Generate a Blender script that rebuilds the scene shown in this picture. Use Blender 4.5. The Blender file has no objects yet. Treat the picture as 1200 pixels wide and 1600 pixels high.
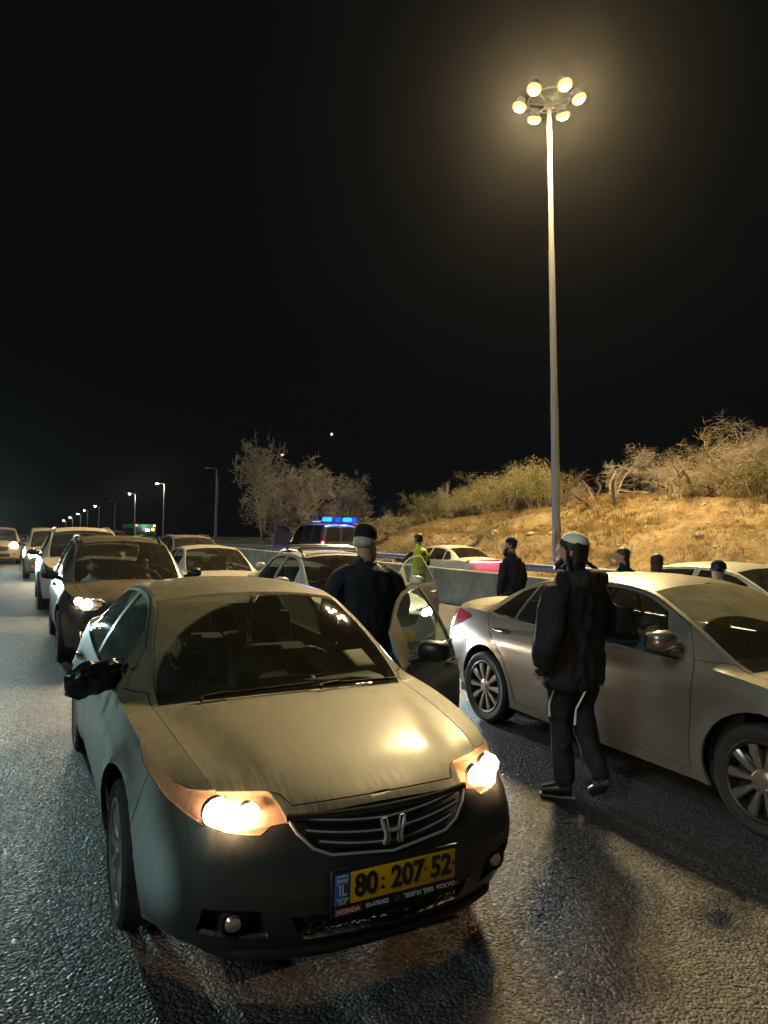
import bpy, bmesh, math, random
import numpy as np
from mathutils import Vector, Matrix, noise as mnoise
R = math.radians
SC = bpy.context.scene
COL = SC.collection
# ------------------------------------------------------------------ camera
CAM_F, CAM_YAW, CAM_PITCH, CAM_ROLL, CAM_H = 1080.7, .480609, .0300367, -.0163415, 1.77587
cam_data = bpy.data.cameras.new('camera'); cam = bpy.data.objects.new('camera', cam_data); COL.objects.link(cam)
cam_data.sensor_fit = 'VERTICAL'; cam_data.sensor_height = 32.0; cam_data.lens = CAM_F/1600*32.0
cam_data.clip_start = .05; cam_data.clip_end = 3000
cam.matrix_world = (Matrix.Translation((0, 0, CAM_H)) @ Matrix.Rotation(-CAM_YAW, 4, 'Z')
                    @ Matrix.Rotation(math.pi/2+CAM_PITCH, 4, 'X') @ Matrix.Rotation(-CAM_ROLL, 4, 'Z'))
SC.camera = cam
# ------------------------------------------------------------------ world: night sky
world = bpy.data.worlds.new('World'); SC.world = world; world.use_nodes = True
wn = world.node_tree; wn.nodes.clear()
wo = wn.nodes.new('ShaderNodeOutputWorld'); wb = wn.nodes.new('ShaderNodeBackground')
sky = wn.nodes.new('ShaderNodeTexSky'); sky.sky_type = 'NISHITA'; sky.sun_disc = False
sky.sun_elevation = R(34); sky.sun_rotation = R(-103)
wm = wn.nodes.new('ShaderNodeMix'); wm.data_type = 'RGBA'; wm.blend_type = 'MIX'; wm.inputs[0].default_value = .93
wn.links.new(sky.outputs[0], wm.inputs[6]); wm.inputs[7].default_value = (3.6, 4.3, 4.6, 1)
wn.links.new(wm.outputs[2], wb.inputs[0]); wb.inputs[1].default_value = .0006
wn.links.new(wb.outputs[0], wo.inputs[0])
# cool sun for an unseen left roadside lamp, swung behind camera as fill
fill_sun_data = bpy.data.lights.new('fill_sun', 'SUN'); fill_sun = bpy.data.objects.new('fill_sun', fill_sun_data); COL.objects.link(fill_sun)
fill_sun_data.energy = .70; fill_sun_data.angle = R(14); fill_sun_data.color = (.76, 1.0, .99)
_d = Vector((math.sin(R(-103))*math.cos(R(34)), math.cos(R(-103))*math.cos(R(34)), math.sin(R(34))))
fill_sun.rotation_euler = _d.to_track_quat('Z', 'Y').to_euler(); fill_sun.location = (-20, 10, 30)
vs = SC.view_settings; vs.view_transform = 'Standard'; vs.look = 'None'; vs.exposure = .38; vs.gamma = 1; vs.use_curve_mapping = False
SC.render.engine = 'CYCLES'
cy = SC.cycles; cy.use_denoising = True; cy.max_bounces = 6; cy.diffuse_bounces = 2; cy.glossy_bounces = 3
cy.transparent_max_bounces = 24; cy.transmission_bounces = 4; cy.volume_bounces = 0; cy.caustics_reflective = False; cy.caustics_refractive = False
cy.sample_clamp_indirect = 4.0
cy.use_light_tree = True
random.seed(7)

# ------------------------------------------------------------------ helpers
def link_mesh(name, verts, faces, mat=None, parent=None, smooth=True, mats=None, fmat=None, auto=None):
    me = bpy.data.meshes.new(name)
    me.from_pydata([tuple(v) for v in verts], [], [tuple(f) for f in faces])
    if mats:
        for m in mats: me.materials.append(m)
        if fmat is not None: me.polygons.foreach_set('material_index', fmat)
    elif mat: me.materials.append(mat)
    if smooth: me.polygons.foreach_set('use_smooth', [True]*len(me.polygons))
    me.update()
    if auto is not None and smooth: me.set_sharp_from_angle(angle=R(auto))
    o = bpy.data.objects.new(name, me); COL.objects.link(o)
    if parent: o.parent = parent
    return o
def empty(name, loc=(0, 0, 0), rz=0, parent=None):
    o = bpy.data.objects.new(name, None); COL.objects.link(o); o.location = loc; o.rotation_euler = (0, 0, rz)
    o.empty_display_size = .1
    if parent: o.parent = parent
    return o
def tag(o, label=None, cat=None, group=None, kind=None):
    if label: o['label'] = label
    if cat: o['category'] = cat
    if group: o['group'] = group
    if kind: o['kind'] = kind
    return o
def copy_tree(o, parent=None):
    c = o.copy(); COL.objects.link(c); c.parent = parent
    for ch in list(o.children): copy_tree(ch, c)
    return c
class MB:
    def __init__(s): s.v = []; s.f = []
    def add(s, vs, fs):
        n = len(s.v); s.v += [tuple(v) for v in vs]; s.f += [tuple(i+n for i in f) for f in fs]; return s
    def box(s, c, d, rot=None, bev=0.0):
        hx, hy, hz = d[0]/2, d[1]/2, d[2]/2
        if bev:
            bm = bmesh.new(); bmesh.ops.create_cube(bm, size=1, matrix=Matrix.Diagonal((d[0], d[1], d[2], 1)))
            bmesh.ops.bevel(bm, geom=list(bm.edges), offset=bev, segments=2, affect='EDGES', profile=.6)
            bm.verts.index_update(); vs = [v.co.copy() for v in bm.verts]; fs = [[v.index for v in f.verts] for f in bm.faces]; bm.free()
        else:
            vs = [Vector((x, y, z)) for x in (-hx, hx) for y in (-hy, hy) for z in (-hz, hz)]
            fs = [(0, 1, 3, 2), (4, 6, 7, 5), (0, 4, 5, 1), (2, 3, 7, 6), (0, 2, 6, 4), (1, 5, 7, 3)]
        c = Vector(c)
        if rot is not None: vs = [rot @ v for v in vs]
        return s.add([v+c for v in vs], fs)
    def loft(s, rings, cap=True, closed=True):
        n = len(rings[0]); vs = [p for r in rings for p in r]; fs = []
        for i in range(len(rings)-1):
            for j in range(n if closed else n-1):
                k = (j+1) % n
                fs.append((i*n+j, i*n+k, (i+1)*n+k, (i+1)*n+j))
        if cap: fs.append(tuple(reversed(range(n)))); fs.append(tuple((len(rings)-1)*n+j for j in range(n)))
        return s.add(vs, fs)
    def tube(s, pts, r, n=8, cap=True, rads=None, flat=1.0):
        pts = [Vector(p) for p in pts]; rings = []
        up = Vector((0, 0, 1))
        prev = None
        for i, p in enumerate(pts):
            t = (pts[min(i+1, len(pts)-1)]-pts[max(i-1, 0)])
            t = t.normalized() if t.length > 1e-9 else Vector((0, 0, 1))
            if prev is None:
                a = t.cross(up) if abs(t.z) < .95 else t.cross(Vector((0, 1, 0)))
            else: a = prev - t*prev.dot(t)
            a.normalize(); b = t.cross(a); prev = a
            rr = rads[i] if rads else r
            rings.append([p+a*(math.cos(2*math.pi*k/n)*rr)+b*(math.sin(2*math.pi*k/n)*rr*flat) for k in range(n)])
        return s.loft(rings, cap)
    def lathe(s, prof, n=24, axis='z', c=(0, 0, 0), cap=True):
        rings = []
        for r, h in prof:
            ring = []
            for k in range(n):
                a = 2*math.pi*k/n; x, y = r*math.cos(a), r*math.sin(a)
                p = {'z': (x, y, h), 'x': (h, x, y), 'y': (y, h, x)}[axis]
                ring.append((p[0]+c[0], p[1]+c[1], p[2]+c[2]))
            rings.append(ring)
        return s.loft(rings, cap)
    def build(s, name, mat, parent=None, smooth=True, auto=35):
        return link_mesh(name, s.v, s.f, mat, parent, smooth, auto=auto)
def pchip(tab):
    xs = np.array(sorted(tab), float); ys = np.array([tab[k] for k in sorted(tab)], float)
    if len(xs) == 1: return lambda x: float(ys[0])
    h = np.diff(xs); d = np.diff(ys)/h; m = np.zeros(len(xs)); m[0] = d[0]; m[-1] = d[-1]
    for i in range(1, len(xs)-1):
        if d[i-1]*d[i] > 0:
            w1 = 2*h[i]+h[i-1]; w2 = h[i]+2*h[i-1]; m[i] = (w1+w2)/(w1/d[i-1]+w2/d[i])
    def f(x):
        if x <= xs[0]: return float(ys[0])
        if x >= xs[-1]: return float(ys[-1])
        i = int(np.searchsorted(xs, x))-1; t = (x-xs[i])/h[i]
        return float((1+2*t)*(1-t)**2*ys[i]+t*(1-t)**2*h[i]*m[i]+t*t*(3-2*t)*ys[i+1]+t*t*(t-1)*h[i]*m[i+1])
    return f
def sstep(a, b, x):
    t = min(1, max(0, (x-a)/(b-a))); return t*t*(3-2*t)

# ------------------------------------------------------------------ materials
class NT:
    def __init__(s, name):
        s.m = bpy.data.materials.new(name); s.m.use_nodes = True; s.t = s.m.node_tree; s.t.nodes.clear()
        s.out = s.t.nodes.new('ShaderNodeOutputMaterial')
    def n(s, typ, **kw):
        nd = s.t.nodes.new(typ)
        for k, v in kw.items():
            if k.startswith('i_'):
                key = k[2:]; key = int(key) if key.isdigit() else key.replace('_', ' ')
                s.set(nd.inputs[key], v)
            else: setattr(nd, k, v)
        return nd
    def set(s, inp, v):
        if isinstance(v, bpy.types.NodeSocket): s.t.links.new(v, inp)
        elif isinstance(v, bpy.types.Node): s.t.links.new(v.outputs[0], inp)
        else:
            if isinstance(v, (tuple, list)) and len(v) == 3 and inp.type == 'RGBA': v = (*v, 1)
            inp.default_value = v
    def math(s, op, a, b=0.0, c=0.0, clamp=False):
        nd = s.t.nodes.new('ShaderNodeMath'); nd.operation = op; nd.use_clamp = clamp
        s.set(nd.inputs[0], a); s.set(nd.inputs[1], b); s.set(nd.inputs[2], c); return nd.outputs[0]
    def mix(s, f, a, b):
        nd = s.t.nodes.new('ShaderNodeMix'); nd.data_type = 'RGBA'
        s.set(nd.inputs[0], f); s.set(nd.inputs[6], a); s.set(nd.inputs[7], b); return nd.outputs[2]
    def mixf(s, f, a, b):
        nd = s.t.nodes.new('ShaderNodeMix'); nd.data_type = 'FLOAT'
        s.set(nd.inputs[0], f); s.set(nd.inputs[2], a); s.set(nd.inputs[3], b); return nd.outputs[0]
    def ramp(s, f, a, b):
        nd = s.t.nodes.new('ShaderNodeMapRange'); nd.interpolation_type = 'SMOOTHSTEP'
        s.set(nd.inputs[0], f); nd.inputs[1].default_value = a; nd.inputs[2].default_value = b; return nd.outputs[0]
    def coord(s, kind='Object', scale=(1, 1, 1)):
        tc = s.t.nodes.new('ShaderNodeTexCoord'); mp = s.t.nodes.new('ShaderNodeMapping')
        mp.inputs[3].default_value = scale; s.t.links.new(tc.outputs[kind], mp.inputs[0]); return mp.outputs[0]
    def noise(s, vec, scale, detail=4, rough=.55):
        nd = s.t.nodes.new('ShaderNodeTexNoise'); s.t.links.new(vec, nd.inputs['Vector'])
        nd.inputs['Scale'].default_value = scale; nd.inputs['Detail'].default_value = detail; nd.inputs['Roughness'].default_value = rough
        return nd.outputs[0]
    def bump(s, h, strength=.3, dist=.01):
        nd = s.t.nodes.new('ShaderNodeBump'); s.t.links.new(h, nd.inputs['Height'])
        nd.inputs['Strength'].default_value = strength; nd.inputs['Distance'].default_value = dist; return nd.outputs[0]
    def bsdf(s, **kw):
        nd = s.t.nodes.new('ShaderNodeBsdfPrincipled')
        for k, v in kw.items(): s.set(nd.inputs[k.replace('_', ' ')], v)
        return nd
    def done(s, sh):
        s.t.links.new(sh.outputs[0] if isinstance(sh, bpy.types.Node) else sh, s.out.inputs[0]); return s.m
def plain(name, col, rough=.5, metal=0.0, var=.12, vscale=6.0, bump=0.0, bscale=60, coat=0.0):
    t = NT(name); co = t.coord(); nz = t.noise(co, vscale, 5)
    c = t.mix(nz, tuple(x*(1-var) for x in col), tuple(min(1, x*(1+var)) for x in col))
    kw = dict(Base_Color=c, Roughness=t.mixf(t.noise(co, vscale*3, 3), max(0, rough-.08), min(1, rough+.08)), Metallic=metal, Coat_Weight=coat)
    if bump: kw['Normal'] = t.bump(t.noise(co, bscale, 4), bump, .005)
    return t.done(t.bsdf(**kw))
def emit(name, col, strength):
    t = NT(name); return t.done(t.n('ShaderNodeEmission', i_0=(*col, 1), i_1=strength))
def paint(name, base, dust=(.36, .29, .17), top=.6, side=.15, metal=.5, rough=.3, coat=.5, low=.25, drough=.55, scrub=0.0, side_light_col=None):
    """car paint with road dust lying on the upward faces and splashed along the sills"""
    t = NT(name); co = t.coord(); geo = t.n('ShaderNodeNewGeometry')
    sep = t.n('ShaderNodeSeparateXYZ', i_0=geo.outputs['Normal']); sp = t.n('ShaderNodeSeparateXYZ', i_0=co)
    up = t.ramp(sep.outputs[2], .12, .85)
    n1 = t.noise(co, 2.6, 7, .66); n2 = t.noise(t.coord(scale=(9, 1.6, 2.2)), 4, 6, .65); n3 = t.noise(co, 190, 2)
    streak = t.noise(t.coord(scale=(26, 26, 1.6)), 2.2, 4, .6)
    blot = t.math('ADD', t.math('MULTIPLY', t.ramp(n1, .05, .80), .78), t.math('MULTIPLY', t.ramp(n2, .1, .9), .48))
    f = t.math('MULTIPLY', up, t.math('MULTIPLY', blot, top*1.2))
    if scrub:   # rain-washed runs and wiped streaks near the front edge
        sc_ = t.ramp(t.noise(t.coord(scale=(38, 2.4, 2.4)), 1.6, 5, .7), .44, .60)
        f = t.math('MULTIPLY', f, t.math('SUBTRACT', 1.0, t.math('MULTIPLY', t.math('MULTIPLY', sc_, t.ramp(sp.outputs[1], .75, .12)), scrub)))
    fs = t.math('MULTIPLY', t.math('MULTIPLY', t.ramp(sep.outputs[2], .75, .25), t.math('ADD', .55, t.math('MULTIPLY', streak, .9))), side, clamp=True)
    if side_light_col is None: f = t.math('ADD', f, fs)
    else: fs = t.math('MULTIPLY', fs, t.ramp(t.math('ABSOLUTE', sep.outputs[0]), .84, .985))   # cool side light painted into the flank colour, not the nose
    lowz = t.ramp(sp.outputs[2], .75, .22)
    f = t.math('ADD', f, t.math('MULTIPLY', lowz, t.math('MULTIPLY', streak, low*2)))
    f = t.math('MULTIPLY', f, t.math('ADD', .7, t.math('MULTIPLY', n3, .6)), clamp=True)
    flake = t.mix(t.noise(co, 900, 0), tuple(x*.86 for x in base), tuple(x*1.14 for x in base))
    if side_light_col is not None: flake = t.mix(fs, flake, side_light_col)
    sh = t.bsdf(Base_Color=t.mix(f, flake, dust), Metallic=t.mixf(f, metal if side_light_col is None else t.mixf(fs, metal, .1), 0.05), Roughness=t.mixf(f, rough, drough), Specular_IOR_Level=.6,
                Coat_Weight=t.mixf(f, coat, .12), Coat_Roughness=t.mixf(f, .06, .35), Normal=t.bump(t.noise(co, 240, 2), .04, .002))
    return t.done(sh)
def glass(name, tint=(.75, .85, .82), dust_or_glow_col=(.40, .36, .25), dust=.08, wiped=None, refl=1.0):
    """window glass: clear with a fresnel gloss, plus a film of dust or painted lamp glow (a wiper-swept area stays clean)"""
    t = NT(name); co = t.coord(); nz = t.noise(co, 5, 5, .6); fine = t.noise(t.coord(scale=(20, 20, 2)), 3, 4)
    fr = t.n('ShaderNodeFresnel', i_IOR=1.5)
    cl = t.n('ShaderNodeMixShader', i_0=t.math('MULTIPLY', fr.outputs[0], refl), i_1=t.n('ShaderNodeBsdfTransparent', i_0=(*tint, 1)), i_2=t.n('ShaderNodeBsdfGlossy', i_Roughness=.03))
    f = t.math('MULTIPLY', t.math('ADD', t.math('MULTIPLY', nz, 1.0), t.math('MULTIPLY', fine, .6)), dust*1.2)
    if wiped:
        sp = t.n('ShaderNodeSeparateXYZ', i_0=co); best = None
        for (cx, z0, k, r) in wiped:
            dx = t.math('SUBTRACT', sp.outputs[0], cx); dz = t.math('MULTIPLY', t.math('SUBTRACT', sp.outputs[2], z0), k)
            d = t.math('SQRT', t.math('ADD', t.math('MULTIPLY', dx, dx), t.math('MULTIPLY', dz, dz)))
            o = t.ramp(d, r-.012, r+.012); best = o if best is None else t.math('MINIMUM', best, o)
        f = t.math('MULTIPLY', t.math('ADD', t.math('MULTIPLY', best, 4.6), .5), f, clamp=True)
    df = t.n('ShaderNodeMixShader', i_0=.25, i_1=t.n('ShaderNodeBsdfDiffuse', i_0=(*dust_or_glow_col, 1)), i_2=t.n('ShaderNodeBsdfTranslucent', i_0=(*dust_or_glow_col, 1)))
    return t.done(t.n('ShaderNodeMixShader', i_0=f, i_1=cl.outputs[0], i_2=df.outputs[0]))
M = {}
M['rubber'] = plain('tyre_rubber', (.018, .018, .018), .75, 0, .3, 20, .3, 200)
M['black_plastic'] = plain('black_plastic', (.012, .012, .013), .42, 0, .25, 30)
M['matte_black'] = plain('matte_black', (.008, .008, .009), .8, 0, .25, 30)
M['dark_trim'] = plain('dark_trim', (.02, .02, .022), .35, 0, .2, 12)
M['seat'] = plain('seat_fabric', (.03, .03, .034), .9, 0, .2, 20, .2, 300)
M['beige_seat'] = plain('beige_upholstery', (.10, .09, .075), .85, 0, .15, 14)
M['chrome'] = plain('chrome', (.75, .74, .70), .16, 1.0, .08, 10)
M['silver_rim'] = plain('silver_alloy', (.42, .41, .38), .35, .8, .25, 18)
M['dark_rim'] = plain('dark_alloy', (.03, .03, .032), .4, .4, .2, 14)
M['mach_rim'] = plain('machined_alloy', (.55, .52, .48), .3, .9, .2, 20)
M['glass'] = glass('window_glass', dust=.06)
M['glass_dark'] = glass('tinted_window_glass', tint=(.28, .32, .34), dust=.05)
M['lens_lit'] = glass('glow_tinted_lens', tint=(1, .90, .78), dust_or_glow_col=(.92, .52, .30), dust=.50, refl=.7)  # peach film put into the lens colour to spread the lamp's glow
M['grille_chrome'] = plain('worn_chrome', (.52, .50, .45), .38, .35, .2, 20)
M['lens'] = glass('lamp_lens', tint=(.97, .95, .92), dust=.02, refl=.7)
M['amber_refl'] = plain('amber_reflector', (.55, .30, .14), .3, .3, .25, 18)
M['refl'] = plain('lamp_reflector', (.82, .74, .66), .22, .9, .1, 14)
M['hl_warm'] = emit('headlight_bulb_warm', (1.0, .82, .60), 60)
M['hl_cool'] = emit('headlight_led_cool', (.82, .95, 1.0), 60)
M['hl_soft'] = emit('fog_bulb_warm', (1.0, .70, .42), 10)
M['red_lens'] = plain('red_tail_lens', (.28, .012, .03), .2, 0, .2, 12, coat=.6)
# ------------------------------------------------------------------ vehicles: one lofted skin cut into real panels
class Shape:
    NS, NG, NTp = 15, 7, 11
    def __init__(s, spec):
        s.sp = spec; s.L = spec['L']
        for k in ('zs', 'ws', 'wm', 'zm', 'zb', 'wb', 'we', 'zc', 'crown', 'bow', 'flean', 'rlean'): setattr(s, k, pchip(spec[k]))
        s.be = spec.get('bowexp', 2.4); s.bx = spec.get('bowx', .9)
        s.crease = spec.get('crease', (.0, .7))
    def warp(s, x, y, z):
        yy = y + s.bow(y)*(abs(x)/s.bx)**s.be
        ff = max(0, 1-y/.9); yy += s.flean(z)*ff*ff
        fr = max(0, 1-(s.L-y)/.9); yy -= s.rlean(z)*fr*fr
        return yy
    def inv(s, x, ya, z=.6):
        lo, hi = 0, s.L
        for _ in range(40):
            m = (lo+hi)/2
            if s.warp(x, m, z) < ya: lo = m
            else: hi = m
        return (lo+hi)/2
    def front_y(s, x, z): return s.warp(x, 0, z)
    def side_x(s, z, y):
        zs, zm, zb = s.zs(y), s.zm(y), s.zb(y); ws, wm, wb = s.ws(y), s.wm(y), s.wb(y)
        if z <= zm:
            t = (z-zs)/max(1e-6, zm-zs); t = min(1, max(0, t)); x = ws+(wm-ws)*(1-(1-t)**2.2)
        else:
            t = min(1, (z-zm)/max(1e-6, zb-zm)); x = wm+(wb-wm)*t**2.0
        a, zcz = s.crease
        if a: x += a*math.exp(-((z-zcz)/.035)**2)*sstep(.35, 1.0, y)*sstep(s.L-.2, s.L-.8, y)
        for yw, rr in s.sp['arches']:
            ya = s.warp(x, y, z); d = math.hypot(ya-yw, z-s.sp['wr'])
            x += .016*math.exp(-((d-rr)/.05)**2)
        return x
    def contour(s, y):
        zs, zb = s.zs(y), s.zb(y); wb_, we, zc, cr = s.wb(y), s.we(y), s.zc(y), s.crown(y)
        ze = max(zc-cr, zb+.002); pts = []
        for i in range(s.NS+1):
            z = zs+(zb-zs)*i/s.NS; pts.append((s.side_x(z, y), z))
        h = ze-zb
        for i in range(1, s.NG+1):
            t = i/s.NG; pts.append((wb_+(we-wb_)*t+.022*math.sin(math.pi*t)*min(1, h/.25), zb+h*t))
        for i in range(1, s.NTp+1):
            t = i/s.NTp; x = we*(1-t); z = zc-(zc-ze)*(x/we)**2.3
            if 'ridge' in s.sp:
                a, x0, x1, yr0, yr1 = s.sp['ridge']; xc = x0+(x1-x0)*min(1, max(0, y/yr1))
                z += a*(sstep(xc+.05, xc-.015, x)-.35)*sstep(yr0, yr0+.25, y)*sstep(yr1, yr1-.12, y)*sstep(we, we-.06, x)
            pts.append((x, z))
        return pts
    def cap_t(s, y): return None
    def half(s):
        L = s.L; st = sorted(set([0, .012, .03, .055, .09, .13, .18] + list(np.arange(.23, L-.22, s.sp.get('step', .05))) + [L-x for x in (0, .012, .03, .06, .1, .15, .2)] + list(s.sp.get('stations', []))))
        bm = bmesh.new(); band = bm.faces.layers.int.new('band'); s.band = band
        cons = [s.contour(y) for y in st]; n = len(cons[0])
        grid = [[bm.verts.new((p[0], y, p[1])) for p in c] for y, c in zip(st, cons)]
        def q(a, b, c, d, bd):
            try:
                f = bm.faces.new((d, c, b, a)); f[band] = bd
            except ValueError: pass
        for i in range(len(st)-1):
            for j in range(n-1):
                bd = 0 if j < s.NS else (1 if j < s.NS+s.NG else 2)
                q(grid[i][j], grid[i][j+1], grid[i+1][j+1], grid[i+1][j], bd)
        # caps: rows are side levels, columns follow the top band
        for gi, bd in ((0, 3), (len(st)-1, 4)):
            ring = grid[gi]; y = st[gi]; top = ring[s.NS+s.NG:]; rows = []
            lv = ring[:s.NS+s.NG+1]
            for r in range(len(lv)-1):
                row = [lv[r]]
                for k in range(1, s.NTp+1):
                    t = k/s.NTp; x = lv[r].co.x*(1-t); row.append(bm.verts.new((x, y, lv[r].co.z+(top[k].co.z-top[0].co.z)*(r/(len(lv)-1))**3)))
                rows.append(row)
            rows.append(list(top))
            for r in range(len(rows)-1):
                for k in range(s.NTp):
                    if gi == 0: q(rows[r][k+1], rows[r+1][k+1], rows[r+1][k], rows[r][k], bd)
                    else: q(rows[r][k], rows[r+1][k], rows[r+1][k+1], rows[r][k+1], bd)
        return bm
def in_poly(p, poly):
    x, y = p; c = False; j = len(poly)-1
    for i in range(len(poly)):
        xi, yi = poly[i]; xj, yj = poly[j]
        if (yi > y) != (yj > y) and x < (xj-xi)*(y-yi)/(yj-yi)+xi: c = not c
        j = i
    return c
def trim(bm, s, tagl, val, poly, proj, bands, cond=None, inside=None):
    """cut polygon outlines into the skin and tag the faces inside; proj gives the 2 axes (vectors) of the view"""
    A, B = Vector(proj[0]), Vector(proj[1]); Nn = A.cross(B)
    def uv(c): return (c.dot(A), c.dot(B))
    ok = lambda f: f[s.band] in bands and (cond is None or cond(f.calc_center_median()))
    for i in range(len(poly)):
        p, q = poly[i], poly[(i+1) % len(poly)]
        if abs(p[0]-q[0])+abs(p[1]-q[1]) < 1e-6: continue
        lo = (min(p[0], q[0])-.004, min(p[1], q[1])-.004); hi = (max(p[0], q[0])+.004, max(p[1], q[1])+.004)
        sel = []
        for f in bm.faces:
            if f[tagl] or f[s.band] not in bands: continue
            us = [uv(v.co) for v in f.verts]
            if max(u[0] for u in us) < lo[0] or min(u[0] for u in us) > hi[0] or max(u[1] for u in us) < lo[1] or min(u[1] for u in us) > hi[1]: continue
            if cond and not cond(f.calc_center_median()): continue
            sel.append(f)
        if not sel: continue
        e = A*(q[0]-p[0])+B*(q[1]-p[1]); no = e.cross(Nn).normalized(); co = A*p[0]+B*p[1]
        geom = list({v for f in sel for v in f.verts})+list({x for f in sel for x in f.edges})+sel
        bmesh.ops.bisect_plane(bm, geom=geom, plane_co=co, plane_no=no, dist=1e-5)
    for f in bm.faces:
        if not f[tagl] and ok(f) and in_poly(uv(f.calc_center_median()), poly): f[tagl] = val
SIDE = ((0, 1, 0), (0, 0, 1)); TOP = ((1, 0, 0), (0, 1, 0)); FRONT = ((1, 0, 0), (0, 0, 1))
def extract(bm, tagl, val, gap=.0025, depth=.016):
    """panel mesh: faces of one tag pulled in at the rim by the shut-line gap, with an inward return flange"""
    fs = [f for f in bm.faces if f[tagl] == val]
    if not fs: return None
    idx = {}; vs = []; faces = []; nor = []
    for f in fs:
        ids = []
        for v in f.verts:
            if v not in idx: idx[v] = len(vs); vs.append(v.co.copy()); nor.append(Vector())
            nor[idx[v]] += f.normal*f.calc_area(); ids.append(idx[v])
        faces.append(ids)
    fset = set(fs); bed = []
    pull = {}
    for f in fs:
        c = f.calc_center_median()
        for e in f.edges:
            if sum(1 for g in e.link_faces if g in fset) == 1 and not all(abs(v.co.x) < 1e-5 for v in e.verts):
                a, b = e.verts; ids = [idx[v] for v in f.verts]; ia, ib = idx[a], idx[b]
                if ids[(ids.index(ia)+1) % len(ids)] != ib: ia, ib = ib, ia
                bed.append((ia, ib))
                ed = (b.co-a.co).normalized(); d = (c-a.co); d = d-ed*d.dot(ed)
                if d.length > 1e-9:
                    d.normalize(); pull.setdefault(ia, []).append(d); pull.setdefault(ib, []).append(d)
    for i, ds in pull.items():
        d = sum(ds, Vector())
        if d.length > 1e-6:
            if abs(vs[i].x) < 1e-5: d.x = 0
            vs[i] = vs[i]+d.normalized()*gap if d.length > 0 else vs[i]
    if depth:
        dup = {}
        def dv(i, o):
            k = (i, o)
            if k not in dup:
                n = nor[i].normalized() if nor[i].length > 0 else Vector((0, 0, 1)); dup[k] = len(vs); vs.append(vs[i]-n*(depth*o))
            return dup[k]
        for a, b in bed: faces.append([dv(b, 0), dv(a, 0), dv(a, 1), dv(b, 1)])
    return vs, faces
def mirror(vf): return [Vector((-v.x, v.y, v.z)) for v in vf[0]], [list(reversed(f)) for f in vf[1]]
def joined(vf):
    b = mirror(vf); n = len(vf[0]); bm = bmesh.new()
    vv = [bm.verts.new(v) for v in vf[0]+b[0]]
    for f in vf[1]+[[i+n for i in g] for g in b[1]]:
        try: bm.faces.new([vv[i] for i in f])
        except ValueError: pass
    mid = [v for v in bm.verts if abs(v.co.x) < 1e-4]
    bmesh.ops.remove_doubles(bm, verts=mid, dist=2e-4)
    bm.verts.index_update(); r = ([v.co.copy() for v in bm.verts], [[v.index for v in f.verts] for f in bm.faces]); bm.free(); return r

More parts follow.
